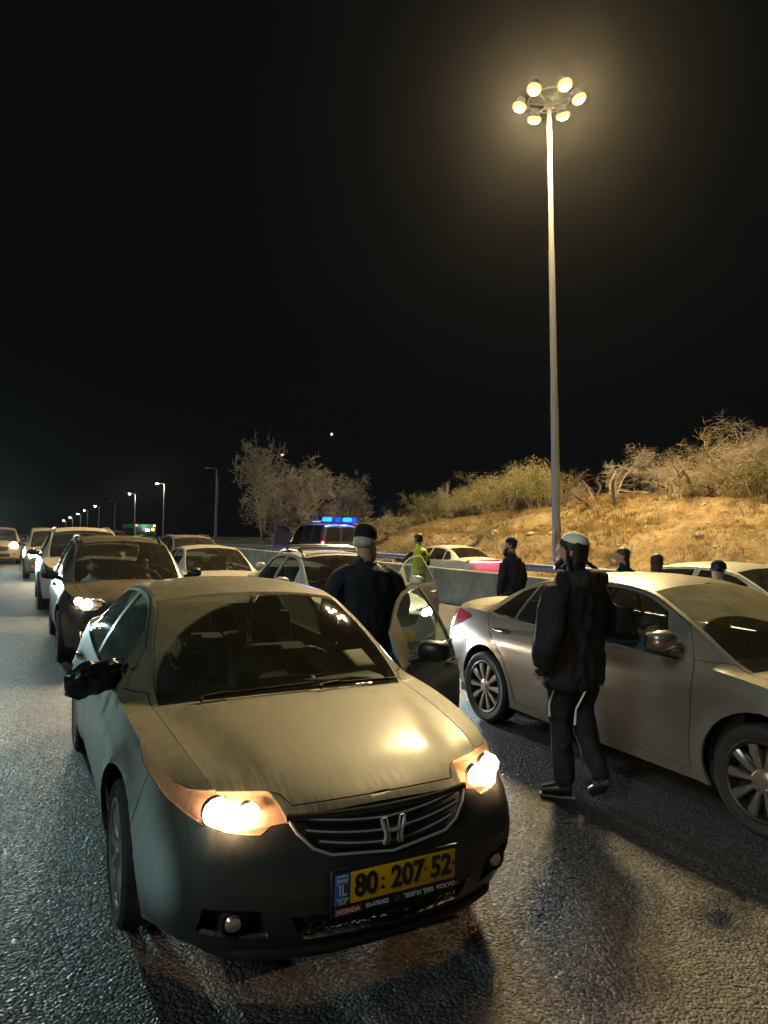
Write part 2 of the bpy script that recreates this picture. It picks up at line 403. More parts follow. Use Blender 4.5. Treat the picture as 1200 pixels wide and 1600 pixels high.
def make_wheel(parent, loc, r, w, side, style='silver10', name='wheel'):
    """side=+1: outer face towards +x"""
    root = empty(name, loc, 0, parent)
    if side < 0: root.rotation_euler = (0, 0, math.pi)
    k = (r, w, style)
    if k not in WHEEL:
        rr = r*.70
        ty = MB(); h = w/2
        prof = [(rr, -h*.8), (rr+.03, -h*.98), (r-.035, -h), (r-.012, -h*.86), (r, -h*.55), (r, -.02), (r-.006, -.016), (r-.006, .016), (r, .02), (r, h*.55), (r-.012, h*.86), (r-.035, h), (rr+.03, h*.98), (rr+.006, h*.86), (rr, h*.8)]
        rings = [[(hh, q*math.cos(a), q*math.sin(a)) for q, hh in prof] for a in np.linspace(0, 2*math.pi, 49)]
        ty.loft(rings, cap=False, closed=False)
        ri = MB()
        rp = [(rr+.001, h*.84), (rr+.012, h*.93), (rr+.002, h*.96), (rr-.014, h*.90), (rr-.022, h*.55), (rr-.03, -h*.8)]
        ri.loft([[(hh, q*math.cos(a), q*math.sin(a)) for q, hh in rp] for a in np.linspace(0, 2*math.pi, 49)], cap=False, closed=False)
        sp = MB(); nsp = int(''.join(c for c in style if c.isdigit()) or 10)
        dbl = 'mach' in style
        for i in range(nsp):
            a0 = 2*math.pi*i/nsp; wi, wo = (.013 if dbl else .020), (.034 if dbl else .034)
            if r < .3: wi *= .8
            rings = []
            for t in (0, .35, .7, 1):
                rad = .045+(rr-.014-.045)*t; ww = wi+(wo-wi)*t**(1.0 if dbl else .8)
                if 'silver' in style and i % 2: ww *= .9
                hx = h*(.72+.10*math.sin(t*2.2)); c, s_ = math.cos(a0), math.sin(a0)
                def P(off, x): return (x, rad*c-off*s_, rad*s_+off*c)
                rings.append([P(-ww, hx-.004), P(-ww*.55, hx+.008), P(ww*.55, hx+.008), P(ww, hx-.004), P(ww*.8, hx-.045), P(-ww*.8, hx-.045)])
            sp.loft(rings)
        hub = MB(); hub.lathe([(.075, h*.45), (.072, h*.80), (.06, h*.86), (.034, h*.88), (.032, h*.93), (.0, h*.94)], 20, 'x', cap=False)
        for i in range(5):
            a = 2*math.pi*i/5+.3; hub.lathe([(.010, h*.83), (.009, h*.90), (0, h*.90)], 8, 'x', (0, .053*math.cos(a), .053*math.sin(a)), cap=False)
        dsc = MB(); dsc.lathe([(0, h*.25), (rr*.8, h*.25), (rr*.8, h*.15), (0, h*.15)], 28, 'x', cap=False)
        mats = {'silver': (M['silver_rim'], M['silver_rim']), 'mach': (M['dark_rim'], M['mach_rim']), 'dark': (M['dark_rim'], M['dark_rim'])}
        mm = mats[[q for q in mats if style.startswith(q)][0]]
        WHEEL[k] = [('tyre', ty, M['rubber'], 30), ('rim', ri, mm[0], 30), ('spoke', sp, mm[1], 40), ('hub', hub, mm[1], 40), ('brake_disc', dsc, M['dark_trim'], 30)]
        WHEEL[k] = [(nm, link_mesh(nm, b.v, b.f, mt, root, auto=an).data) for nm, b, mt, an in WHEEL[k]]
    else:
        for nm, me in WHEEL[k]:
            o = bpy.data.objects.new(nm, me); COL.objects.link(o); o.parent = root
    return root
WHEEL = {}
def seat_mesh(wide=.5):
    b = MB(); w = wide/2
    def slab(pts, ww, th):   # side profile lofted with rounded shoulders
        rings = []
        for x, k in ((-ww, .55), (-ww*.9, .9), (-ww*.5, 1), (ww*.5, 1), (ww*.9, .9), (ww, .55)):
            rings.append([(x, y*1.0, z) if True else 0 for y, z in [(py+nx*th*k, pz+nz*th*k) for py, pz, nx, nz in pts]])
        b.loft(rings)
    slab([(-.28, .30, 0, -1), (.26, .26, 0, -1), (.26, .28, 0, 1), (-.05, .27, 0, 1), (-.28, .32, 0, 1)], w, .09)
    slab([(.20, .32, -.8, 0), (.30, .62, -1, 0), (.36, .90, -.8, .1), (.40, .92, .8, .2), (.42, .62, .8, 0), (.34, .30, .8, 0)], w*.98, .075)
    slab([(.37, 1.0, -1, -.2), (.40, 1.16, -.8, .4), (.44, 1.16, .8, .4), (.43, 1.0, .8, -.2)], .13, .045)
    return b
SEAT = {}
def interior(root, s, sp):
    yc = sp['y_cowl']; zf = .32; yb = sp['y_back']
    b = MB(); w = .74
    b.box((0, (yc+yb)/2+.1, .24), (2*w+.14, yb-yc+.6, .08)); b.box((0, (sp['yf']+sp['yr'])/2, .20), (1.1, s.L-.7, .10))
    b.box((0, yc-.15, .52), (2*w, .06, .62)); b.box((0, yb+.12, .58), (2*w, .05, .62))
    b.box((-w-.04, (yc+yb)/2, .45), (.03, yb-yc-.2, .5)); b.box((w+.04, (yc+yb)/2, .45), (.03, yb-yc-.2, .5)) if not sp.get('open_door') else b.box((w+.04, (yc+yb)/2+.75, .45), (.03, yb-yc-1.6, .5))
    b.build('floor_tub', M['matte_black'], root, auto=30)
    zt = s.zc(yc)-.03
    d = MB(); rings = []
    for x in (-.70, -.55, -.2, .2, .55, .70):
        y0 = s.warp(x, yc+.02, .9)
        rings.append([(x, y0, zt-.06), (x, y0+.25, zt-.01), (x, y0+.45, zt-.02), (x, y0+.52, zt-.09), (x, y0+.46, zt-.30), (x, y0+.05, zt-.35)])
    d.loft(rings); d.build('dashboard', sp.get('dash_mat', M['dark_trim']), root, auto=40)
    sw = MB(); cx = .36; cyy = yc+.72; cz = zt-.05
    ring = []
    for i in range(25):
        a = 2*math.pi*i/24; ring.append((cx+.18*math.cos(a), cyy-.10*math.sin(a)*-.45, cz+.165*math.sin(a)))
    sw.tube(ring, .015, 8, cap=False); sw.tube([(cx-.17, cyy, cz), (cx, cyy-.01, cz-.02), (cx+.17, cyy, cz)], .016, 6); sw.tube([(cx, cyy-.01, cz-.02), (cx, cyy-.07, cz-.16)], .018, 6)
    sw.tube([(cx, cyy-.005, cz-.02), (cx, cyy-.25, cz-.1)], .03, 8)
    sw.build('steering_wheel', M['black_plastic'], root, auto=60)
    mt = sp.get('seat_mat', M['seat']); key = mt.name
    if key not in SEAT: SEAT[key] = seat_mesh().build('seat', mt, root, auto=50); SEAT[key].location = (.37, yc+1.12, 0); first = True; me = SEAT[key].data; rest = [(-.37, 0)]
    else: me = SEAT[key].data; rest = [(.37, 0), (-.37, 0)]
    for x, _ in rest:
        o = bpy.data.objects.new('seat', me); COL.objects.link(o); o.parent = root; o.location = (x, yc+1.12, 0)
    for x in (-.45, 0, .45)[::1]:
        o = bpy.data.objects.new('rear_seat', me); COL.objects.link(o); o.parent = root; o.location = (x, yb-.62, 0); o.scale = (.88, .95, .97)
    mr = MB(); ym = s.warp(0, sp['y_roof']-.05, 1.3); mr.box((0, ym+.06, s.zc(sp['y_roof'])-.10), (.24, .03, .065), bev=.012); mr.tube([(0, ym+.05, s.zc(sp['y_roof'])-.08), (0, ym+.02, s.zc(sp['y_roof'])-.02)], .01, 6)
    mr.build('rear_view_mirror', M['black_plastic'], root)
def side_mirror_mesh(k=1.0):
    b = MB(); rings = []
    for t, hx, hz, yo in ((0, .03, .02, .0), (.06, .055, .05, .0), (.3, .075, .068, -.005), (.65, .08, .07, -.01), (.92, .065, .055, -.0), (1, .03, .03, .01)):
        x = .04+.21*t*k
        rings.append([(x, yo+.045+hx*.9*math.cos(a)*(.8 if math.cos(a) > 0 else 1.1), .06+hz*math.copysign(abs(math.sin(a))**.7, math.sin(a))) for a in np.linspace(0, 2*math.pi, 15)[:-1]])
    b.loft(rings); b.tube([(-.03, .05, -.02), (.03, .05, 0), (.09, .045, .02)], .028, 8)
    return b
def build_car(sp, loc, rz=0, label='', cat='car', group=None, name='parked_car'):
    s = Shape(sp); root = empty(name, loc, rz); tag(root, label, cat, group)
    bm = s.half(); tl = bm.faces.layers.int.new('tag'); tags = {}
    def T(nm):
        tags.setdefault(nm, len(tags)+1); return tags[nm]
    xs = s.bx*.97
    I = lambda ya, z=.7: s.inv(xs, ya, z)
    yc, yr_, yb0, yb1 = sp['y_cowl'], sp['y_roof'], sp['y_rear_top'], sp['y_rear_bot']
    # --- phase 1, straightened space
    def topband(nm, y0, y1, mg, n=9):
        ys = np.linspace(y0, y1, n); poly = [(s.we(y)-mg(y), y) for y in ys]; poly = [(-.05, y0)]+poly+[(-.05, y1)]
        trim(bm, s, tl, T(nm), poly, TOP, (2,))
    topband('windscreen', yc, yr_, lambda y: .035)
    if not sp.get('van_back'): topband('rear_window', yb0, yb1, lambda y: .05)
    topband('roof', yr_, yb0 if not sp.get('van_back') else s.L-.02, lambda y: .012, 14)
    hf = sp.get('hood_front') or [(0, sp.get('y_hood', .05)), (s.we(sp.get('y_hood', .05)), sp.get('y_hood', .05))]
    trim(bm, s, tl, T('hood'), [(-.05, hf[0][1])]+hf[1:]+[(s.we(y)+.001, y) for y in np.linspace(hf[-1][1]+.03, yc, 12)]+[(-.05, yc)], TOP, (2,))
    if not sp.get('van_back'): topband('boot_lid', yb1, s.L-.05, lambda y: .0, 8)
    wins = []
    for nm, y0b, y0t, y1b, y1t in sp['windows']:
        a, b_, c, d = (s.inv(s.wb(y0b), y0b, .95), s.inv(s.we(y0t), y0t, 1.2), s.inv(s.wb(y1b), y1b, .95), s.inv(s.we(y1t), y1t, 1.2))
        low = [(y, s.zb(y)+.018) for y in np.linspace(a, c, 7)]
        m = sp.get('win_top', .035)
        def zt(y): return max(s.zc(y)-s.crown(y)-m, s.zb(y)+.03)
        up = [(y, zt(y)) for y in np.linspace(d, b_, 9)]
        lim = sp.get('belt_lift', None)
        poly = low+up
        trim(bm, s, tl, T(nm), poly, SIDE, (1,)); wins.append(nm)
    for nm, poly in sp['doors']:
        pp = []
        for (ya, z) in poly:
            if z == 'sill': y = s.inv(s.ws(ya), ya, .25); z = s.zs(y)+.075
            elif z == 'roof': y = s.inv(s.we(ya), ya, 1.3); z = max(s.zc(y)-s.crown(y)-.008, s.zb(y)+.01)
            elif z == 'belt': y = s.inv(s.wb(ya), ya, .9); z = s.zb(y)+.004
            else: y = s.inv(xs, ya, z)
            pp.append((y, z))
        trim(bm, s, tl, T(nm), pp, SIDE, (0, 1))
    zk = s.zb(yc)+.05; ydf = s.inv(s.wb(1.3), sp['doors'][0][1][0][0]+.06, .9)
    trim(bm, s, tl, 0, [(.2, zk), (ydf, zk), (ydf, zk+.5), (.2, zk+.5)], SIDE, (1,))
    # --- phase 2, real space
    for v in bm.verts: v.co.y = s.warp(v.co.x, v.co.y, v.co.z)
    bm.normal_update()
    for yw, rr in sp['arches']:
        poly = [(yw+rr*math.cos(a), sp['wr']+.01+rr*math.sin(a)) for a in np.linspace(0, 2*math.pi, 29)[:-1]]
        tmp = bm.faces.layers.int.new('was') if False else None
        sel_before = {}
        for f in bm.faces:     # arches may bite into door panels as well
            if f[tl] and f[s.band] == 0 and abs(f.calc_center_median().y-yw) < rr+.15: sel_before[f] = f[tl]
        trim(bm, s, tl, T('_hole'), poly, SIDE, (0, 3, 4), cond=lambda c: c.x > .45)
        kill = [f for f in sel_before if f.is_valid and in_poly((f.calc_center_median().y, f.calc_center_median().z), poly)]
        for f in kill: f[tl] = T('_hole')
    for nm, proj, poly, bands, cond in sp['trims']:
        if proj == 'corner_f': A = Vector((.62, .78, 0)).normalized(); pr = (A, (0, 0, 1)); pl = [(Vector((x, y, 0)).dot(A), z) for x, y, z in poly]
        elif proj == 'corner_r': A = Vector((.62, -.78, 0)).normalized(); pr = (A, (0, 0, 1)); pl = [(Vector((x, y, 0)).dot(A), z) for x, y, z in poly]
        else: pr = {'front': FRONT, 'side': SIDE, 'top': TOP}[proj]; pl = poly
        trim(bm, s, tl, T(nm), pl, pr, bands, cond)
    bm.normal_update()
    yf, yr = sp['yf'], sp['yr']; d0 = sp['doors'][0][1][0][0]; dl = max(p[0] for p in sp['doors'][-1][1])
    for f in bm.faces:
        if f[tl]: continue
        c = f.calc_center_median(); bd = f[s.band]
        if bd in (0, 3) and c.y < yf-.30 or bd == 3: f[tl] = T('front_bumper')
        elif bd == 4 or (bd == 0 and c.y > yr+.32 and c.z < sp.get('rb_top', .72)): f[tl] = T('rear_bumper')
        elif c.y < d0+.08 and (bd == 0 or (bd == 1 and c.z < zk)): f[tl] = T('fender')
        elif bd == 0 and c.y > (yf+yr)/2 and c.z > s.zs(2)+.08 and (c.y > yr-.12 or c.z > .62): f[tl] = T('quarter_panel')
        elif bd == 0: f[tl] = T('sill')
        else: f[tl] = T('pillar_frame')
    sizes_new = {}
    for _ in range(2):     # stray slivers join the neighbouring panel, so that each panel is one piece
        seen = set()
        for f0 in list(bm.faces):
            if f0 in seen or f0[tl] == tags.get('_hole'): continue
            isl, stack, nb = [], [f0], {}
            seen.add(f0)
            while stack:
                f = stack.pop(); isl.append(f)
                for e in f.edges:
                    for g in e.link_faces:
                        if g is f: continue
                        if g[tl] == f0[tl]:
                            if g not in seen: seen.add(g); stack.append(g)
                        elif g[tl] != tags.get('_hole'): nb[g[tl]] = nb.get(g[tl], 0)+e.calc_length()
            key = f0[tl]; ar = sum(f.calc_area() for f in isl); big = sizes.get(key, 0) if _ else 0
            if not _: sizes_new[key] = max(sizes_new.get(key, 0), ar)
            elif ar < big*.98 and nb:
                gl = {tags.get(k) for k in wins+['windscreen', 'rear_window', 'headlight', 'tail_light', 'fog_light', 'light_bar', 'grille_hole', 'intake', 'fog_pocket', 'hood', 'back_door_window']}
                nb2 = {k: v for k, v in nb.items() if k not in gl}
                if nb2:
                    t_ = max(nb2, key=nb2.get)
                    for f in isl: f[tl] = t_
        sizes = dict(sizes_new)
    mats = sp['mats']; sym = ('windscreen', 'rear_window', 'roof', 'hood', 'boot_lid', 'front_bumper', 'rear_bumper', 'pillar_frame', 'grille_hole', 'intake', 'light_bar')
    made = {}
    for nm, val in tags.items():
        if nm.startswith('_') or nm in sp.get('drop', ()): continue
        isglass = nm in wins or nm in ('windscreen', 'rear_window')
        lamp = nm in ('headlight', 'tail_light', 'fog_light', 'light_bar')
        vf = extract(bm, tl, val, gap=.0015 if isglass or lamp else .003, depth=.006 if isglass else .02)
        if vf is None: continue
        mt = mats.get(nm) or (mats['glass'] if isglass else mats['paint'])
        if nm in sp.get('dark_glass', ()): mt = M['glass_dark']
        clean = nm.split('.')[0]
        if nm in sym:
            j = joined(vf); made[nm] = [link_mesh(clean, j[0], j[1], mt, root, auto=42)]
        else:
            a = link_mesh(clean, vf[0], vf[1], mt, root, auto=42); m2 = mirror(vf); b_ = link_mesh(clean, m2[0], m2[1], mt, root, auto=42); made[nm] = [a, b_]
        if lamp:   # a bowl behind the lens
            inner = mats.get(nm+'_inner', M['refl'])
            v0 = extract(bm, tl, val, gap=.004, depth=0)
            for o, (hv, hf_) in zip(made[nm], (v0, mirror(v0)) if nm not in sym else (joined(v0),)):
                h_ = link_mesh('lamp_housing', hv, hf_, inner, o, auto=60); me = h_.data; c0 = sum((v.co for v in me.vertices), Vector())/len(me.vertices)
                dp = sp.get('lamp_depth', .07); nv = [v.co-v.normal*.012-(v.co-c0)*.10+Vector((0, dp if nm != 'tail_light' and nm != 'light_bar' else -dp*.4, -.012)) for v in me.vertices]
                for v, q in zip(me.vertices, nv): v.co = q
    bm.free()
    # windows belong to their doors
    for dn, wn_ in sp.get('door_windows', {}).items():
        for i in (0, 1):
            if dn in made and wn_ in made: made[wn_][i].parent = made[dn][i]
    for nm, hy, hz in sp.get('handles', []):
        for i, sx in ((0, 1), (1, -1)):
            y = I(hy, hz); x = s.side_x(hz, y)
            h = MB(); pts = [(sx*(x+.004), hy-.10, hz), (sx*(x+.032), hy-.075, hz+.002), (sx*(x+.036), hy, hz+.005), (sx*(x+.030), hy+.075, hz+.006), (sx*(x+.002), hy+.10, hz+.006)]
            h.tube(pts, .012, 8, flat=1.5); h.build('handle', mats.get('handle', mats['paint']), made[nm][i])
    for nm, y0, y1, z in sp.get('belt_trim', []):
        for i, sx in ((0, 1), (1, -1)):
            b = MB(); pts = []
            for ya in np.linspace(y0, y1, 12):
                y = s.inv(s.wb(ya), ya, .93); pts.append((sx*(s.wb(y)+.006), ya, s.zb(y)+.008))
            b.tube(pts, .008, 6, flat=1.3); b.build('belt_moulding', mats.get('trim', M['chrome']), made[nm][i])
    # wheel wells and wheels
    for yw in (yf, yr):
        for sx in (1, -1):
            b = MB(); rr = sp['arches'][0][1]-.004; rings = []
            for x in (.86, .52):
                rings.append([(sx*x, yw+rr*math.cos(a), max(.16, sp['wr']+.01+rr*math.sin(a))) for a in np.linspace(0, math.pi, 15)]+[(sx*x, yw-rr, .17), (sx*x, yw+rr, .17)][0:0])
            b.loft(rings, cap=False, closed=False); bx = [(sx*.52, yw+rr*math.cos(a), max(.16, sp['wr']+.01+rr*math.sin(a))) for a in np.linspace(0, math.pi, 15)]
            b.add(bx, [tuple(range(15))]); b.build('wheel_arch', M['matte_black'], root, smooth=False, auto=None)
            make_wheel(root, (sx*(sp['track']), yw, sp['wr']), sp['wr'], sp.get('ww', .215), sx, sp.get('wheel', 'silver10'))
    if not sp.get('no_interior'): interior(root, s, sp)
    if sp.get('mirror'):
        my, mz, mm = sp['mirror']; mb = side_mirror_mesh()
        for i, sx in ((0, 1), (1, -1)):
            if i == 1 and sp.get('bag_mirror'): continue
            par = made[sp['doors'][0][0]][i]
            y = s.inv(s.wb(my), my, mz); x = s.wb(y)
            o = link_mesh('side_mirror', [(sx*(x+v[0]), my+v[1], mz+v[2]) for v in mb.v], mb.f if sx > 0 else [tuple(reversed(f)) for f in mb.f], mm, par, auto=50)
            g = MB(); g.box((sx*(x+.155), my+.105, mz+.062), (.16, .006, .10), bev=.002); g.build('mirror_glass', M['chrome'], o if False else par)
    return root, s, made
def spot(name, parent, loc, direction, power, col, ang=70, blend=.6, size=.04):
    ld = bpy.data.lights.new(name, 'SPOT'); ld.energy = power; ld.color = col; ld.spot_size = R(ang); ld.spot_blend = blend; ld.shadow_soft_size = size
    o = bpy.data.objects.new(name, ld); COL.objects.link(o); o.parent = parent; o.location = loc
    o.rotation_euler = Vector(direction).to_track_quat('-Z', 'Y').to_euler(); return o
def point(name, parent, loc, power, col, size=.05):
    ld = bpy.data.lights.new(name, 'POINT'); ld.energy = power; ld.color = col; ld.shadow_soft_size = size
    o = bpy.data.objects.new(name, ld); COL.objects.link(o); o.parent = parent; o.location = loc; return o
def text_mesh(name, s, size, mat, parent, M4, xs=1.0, off=0.0, ext=.0006):
    cu = bpy.data.curves.new(name, 'FONT'); cu.body = s; cu.size = size; cu.align_x = 'CENTER'; cu.align_y = 'CENTER'; cu.extrude = ext; cu.offset = off; cu.resolution_u = 4
    o = bpy.data.objects.new(name, cu); COL.objects.link(o)
    me = bpy.data.meshes.new_from_object(o.evaluated_get(bpy.context.evaluated_depsgraph_get()))
    bpy.data.objects.remove(o); bpy.data.curves.remove(cu)
    me.transform(M4 @ Matrix.Diagonal((xs, 1, 1, 1))); me.materials.clear(); me.materials.append(mat)
    ob = bpy.data.objects.new(name, me); COL.objects.link(ob); ob.parent = parent; return ob
# ------------------------------------------------------------------ the road and its surroundings
road_z = pchip({-100: 0, 40: 0, 60: -.2, 90: -.85, 150: -1.1, 230: -1.5, 300: -2.3, 360: -3.2, 420: -4, 1000: -8})
def asphalt():
    t = NT('asphalt'); co = t.coord()
    v = t.n('ShaderNodeTexVoronoi', i_Vector=co, i_Scale=68.0); v2 = t.n('ShaderNodeTexVoronoi', i_Vector=co, i_Scale=130.0)
    big = t.noise(co, .5, 5); mid = t.noise(co, 2.2, 5, .65); strip = t.noise(t.coord(scale=(1.2, .04, 1)), 1.0, 3); crackn = t.n('ShaderNodeTexVoronoi', i_Vector=co, i_Scale=.55, feature='DISTANCE_TO_EDGE')
    sepc = t.n('ShaderNodeSeparateColor', i_0=v.outputs['Color']); sep2 = t.n('ShaderNodeSeparateColor', i_0=v2.outputs['Color'])
    k = t.math('POWER', sepc.outputs[0], 2.2)
    c = t.mix(k, (.011, .011, .011), (.118, .112, .102))
    c = t.mix(t.math('MULTIPLY', t.math('POWER', sep2.outputs[0], 4.0), .5), c, (.17, .16, .145))
    c = t.mix(t.math('MULTIPLY', t.ramp(big, .35, .7), .5), c, (.030, .030, .029))
    c = t.mix(t.math('MULTIPLY', t.ramp(mid, .55, .75), .35), c, (.025, .024, .022))
    c = t.mix(t.math('MULTIPLY', t.ramp(strip, .45, .7), .3), c, (.085, .080, .070))
    h = t.math('SUBTRACT', 1.0, t.math('MULTIPLY', v.outputs['Distance'], 1.5))
    h = t.math('ADD', h, t.math('MULTIPLY', sepc.outputs[1], .8))
    h = t.math('SUBTRACT', h, t.math('MULTIPLY', v2.outputs['Distance'], .35))
    return t.done(t.bsdf(Base_Color=c, Roughness=t.mixf(sepc.outputs[2], .42, .82), Normal=t.bump(h, .8, .010), Specular_IOR_Level=.42))
M['asphalt'] = asphalt()
def sheet(name, xs, ys, zf, mat, smooth=True):
    v = [(x, y, zf(x, y)) for y in ys for x in xs]; n = len(xs)
    f = [(j*n+i, j*n+i+1, (j+1)*n+i+1, (j+1)*n+i) for j in range(len(ys)-1) for i in range(n-1)]
    return link_mesh(name, v, f, mat, None, smooth)
YS = [-30, -10, 0, 10, 20, 40, 45, 50, 55, 60, 65, 70, 80, 90, 100, 120, 150, 190, 240, 300, 400, 600, 1000]
tag(sheet('road', [-7.5, -3.8, 0, 4, 9.72], YS, lambda x, y: road_z(y), M['asphalt']), kind='structure')
tag(sheet('opposite_road', [9.7, 13, 16.4], YS, lambda x, y: road_z(y)-.004, M['asphalt']), kind='structure')

# ------------------------------------------------------------------ dusty dark sedan in the foreground
M['honda_paint'] = paint('dusty_green_grey_paint', (.040, .046, .040), (.125, .105, .050), top=.78, side=.82, metal=.4, rough=.48, low=.03, coat=.4, drough=.74, scrub=1.0, side_light_col=(.46, .58, .58))
M['honda_screen'] = glass('dusty_windscreen', tint=(.66, .74, .70), dust_or_glow_col=(.27, .235, .15), dust=.13, wiped=[(.17, .90, 1.85, .86)])
M['honda_glass'] = glass('dusty_side_glass', tint=(.6, .78, .74), dust_or_glow_col=(.30, .38, .34), dust=.16)
FYH = lambda x: .34*(x/.9)**2.4+.03
HONDA = dict(L=4.73, wr=.318, yf=.98, yr=3.685, track=.795, arches=[(.98, .375), (3.685, .37)], crease=(.012, .70), stations=[1.08, 1.12],
    zs={0: .215, .3: .19, .9: .185, 3.2: .20, 4.2: .25, 4.73: .30},
    ws={0: .60, .05: .68, .2: .77, .5: .845, 1.5: .86, 3.3: .86, 4.2: .84, 4.5: .78, 4.73: .62},
    wm={0: .685, .03: .74, .1: .79, .25: .84, .5: .885, .9: .915, 2.4: .92, 3.7: .915, 4.3: .875, 4.6: .80, 4.73: .68},
    zm={0: .44, 1: .54, 3: .56, 4.73: .60},
    zb={0: .665, .1: .735, .2: .775, .3: .798, .6: .842, 1.0: .885, 1.35: .908, 1.8: .922, 3.0: .955, 3.8: .985, 4.3: .985, 4.73: .93},
    wb={0: .61, .05: .67, .15: .72, .3: .775, .6: .82, 1.0: .84, 1.5: .848, 2.4: .848, 3.3: .83, 4: .79, 4.5: .73, 4.73: .60},
    we={0: .54, .1: .60, .5: .665, 1.0: .705, 1.2: .72, 1.5: .685, 1.9: .61, 2.1: .585, 2.5: .57, 3.1: .565, 3.5: .585, 4.0: .64, 4.3: .65, 4.73: .54},
    zc={0: .705, .03: .728, .09: .752, .35: .815, .7: .878, 1.0: .922, 1.10: .935, 1.2: .988, 1.5: 1.165, 1.8: 1.315, 1.98: 1.385, 2.2: 1.425, 2.55: 1.44, 3.0: 1.42, 3.35: 1.355, 3.7: 1.20, 3.92: 1.10, 4.0: 1.08, 4.3: 1.065, 4.65: 1.04, 4.73: 1.0},
    crown={0: .045, .3: .045, 1.0: .045, 1.1: .045, 2: .055, 2.6: .06, 3.9: .05, 4.73: .05},
    bow={0: .34, .5: .30, 1.1: .22, 2: .11, 2.8: 0, 3.5: -.08, 4.0: -.15, 4.73: -.27},
    flean={.19: .09, .26: .05, .36: .012, .45: 0, .55: .015, .66: .055, .72: .085, .8: .10}, rlean={.3: .04, .5: 0, .7: .02, 1.0: .10},
    y_cowl=1.10, y_roof=1.97, y_rear_top=3.28, y_rear_bot=3.93, y_hood=.045, y_back=3.75,
    windows=[('front_window', 1.66, 1.80, 2.53, 2.50), ('rear_side_window', 2.61, 2.60, 3.42, 3.30), ],
    doors=[('front_door', [(1.46, 'sill'), (1.43, .6), (1.44, .80), (1.47, 'belt'), (1.62, 'roof'), (1.75, 'roof'), (1.95, 'roof'), (2.15, 'roof'), (2.35, 'roof'), (2.55, 'roof'), (2.57, 'belt'), (2.58, 'sill')]),
           ('rear_door', [(2.585, 'sill'), (2.575, 'belt'), (2.555, 'roof'), (2.8, 'roof'), (3.1, 'roof'), (3.3, 'roof'), (3.48, 'belt'), (3.48, .8), (3.30, .55), (3.26, 'sill')])],
    door_windows={'front_door': 'front_window', 'rear_door': 'rear_side_window'}, open_door=True,
    handles=[('front_door', 2.42, .80), ('rear_door', 3.30, .82)], belt_trim=[('front_door', 1.55, 2.56, 0), ('rear_door', 2.6, 3.42, 0)],
    ridge=(.016, .34, .60, .10, 1.10), fender_y=.24, hood_front=[(0, .045), (.36, .05), (.395, .115), (.44, .14), (.50, .145), (.61, .15)],
    trims=[('headlight', 'corner_f', [(.40, .115, .733), (.43, .16, 1.0), (.885, .81, 1.0), (.885, .80, .835), (.862, .70, .785), (.80, .46, .715), (.70, .24, .672), (.60, .135, .652), (.535, .10, .650)], (0, 3), lambda c: c.y < .95),
           ('headlight', 'top', [(.395, -.1), (.40, .15), (.43, .265), (.50, .30), (.57, .335), (.64, .365), (.70, .405), (.78, .52), (.95, .52), (.95, -.1)], (1, 2), None),
           ('grille_hole', 'front', [(-.02, .715), (.20, .71), (.395, .70), (.37, .655), (.315, .60), (.25, .572), (.10, .560), (-.02, .548)], (3, 2), None),
           ('intake', 'front', [(-.02, .365), (.40, .365), (.34, .262), (-.02, .262)], (3,), None),
           ('fog_pocket', 'front', [(.50, .395), (.69, .40), (.70, .30), (.47, .285)], (3, 0), lambda c: c.y < .5)],
    drop=('grille_hole', 'intake', 'fog_pocket'),
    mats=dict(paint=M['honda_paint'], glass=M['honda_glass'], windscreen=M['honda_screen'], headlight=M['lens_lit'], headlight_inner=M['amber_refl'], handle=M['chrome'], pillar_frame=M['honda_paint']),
    wheel='silver10', mirror=(1.60, .95, M['black_plastic']), bag_mirror=True, seat_mat=M['seat'])
HX, HY = 1.3057, 2.3656
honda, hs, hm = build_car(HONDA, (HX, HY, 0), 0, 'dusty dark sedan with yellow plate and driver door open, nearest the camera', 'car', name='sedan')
# grille: dark recess, chrome-lipped slats, frame, emblem
def fpt(s, x, z, out=0.0): return (x, s.front_y(x, z)-out, z)
rec = MB()
for z0, z1, w0, w1 in ((.54, .73, .40, .42), (.255, .372, .36, .41)):
    vs_, fs_ = [], []
    for i in range(9):
        t = -1+2*i/8
        for z, w in ((z0, w0), (z1, w1)): vs_.append((t*w, hs.front_y(t*w, z)+.07, z))
    rec.add(vs_, [(2*i, 2*i+2, 2*i+3, 2*i+1) for i in range(8)])
rec.build('grille_backing', M['matte_black'], root if False else honda, smooth=False, auto=None)
grille = MB()
def gbar(mb, z, hw, r, dz=0.0, out=.0, flat=1.0, n=17, vee=.012):
    mb.tube([fpt(hs, hw*t, z-vee*(1-abs(t))**1.0+dz*abs(t)**2, out-.02*(1-abs(t))**3*0) for t in np.linspace(-1, 1, n)], r, 8, flat=flat)
for z, hw in ((.672, .365), (.630, .335), (.592, .29)):
    gbar(grille, z, hw, .011, .022, -.012, 1.4)
gb = grille.build('grille', M['black_plastic'], honda)
for z, hw in ((.678, .365), (.637, .335), (.599, .29)):
    c = MB(); gbar(c, z, hw, .0042, .022, .004); c.build('grille_chrome_strip', M['grille_chrome'], gb)
topb = MB(); topb.tube([fpt(hs, .40*t, .700-.004*(1-abs(t)), .003) for t in np.linspace(-1, 1, 17)], .010, 8, flat=1.6); topb.build('grille_top_bar', M['dark_trim'], gb)
fr = MB(); half = [(.395, .70), (.37, .655), (.315, .60), (.25, .572), (.10, .560), (0, .548)]
pts = [fpt(hs, x, z, .002) for x, z in half]+[fpt(hs, -x, z, .002) for x, z in reversed(half[:-1])]
fr.tube(pts, .006, 8); fr.build('grille_frame', M['grille_chrome'], gb)
em = MB(); ey = hs.front_y(0, .63)-.022
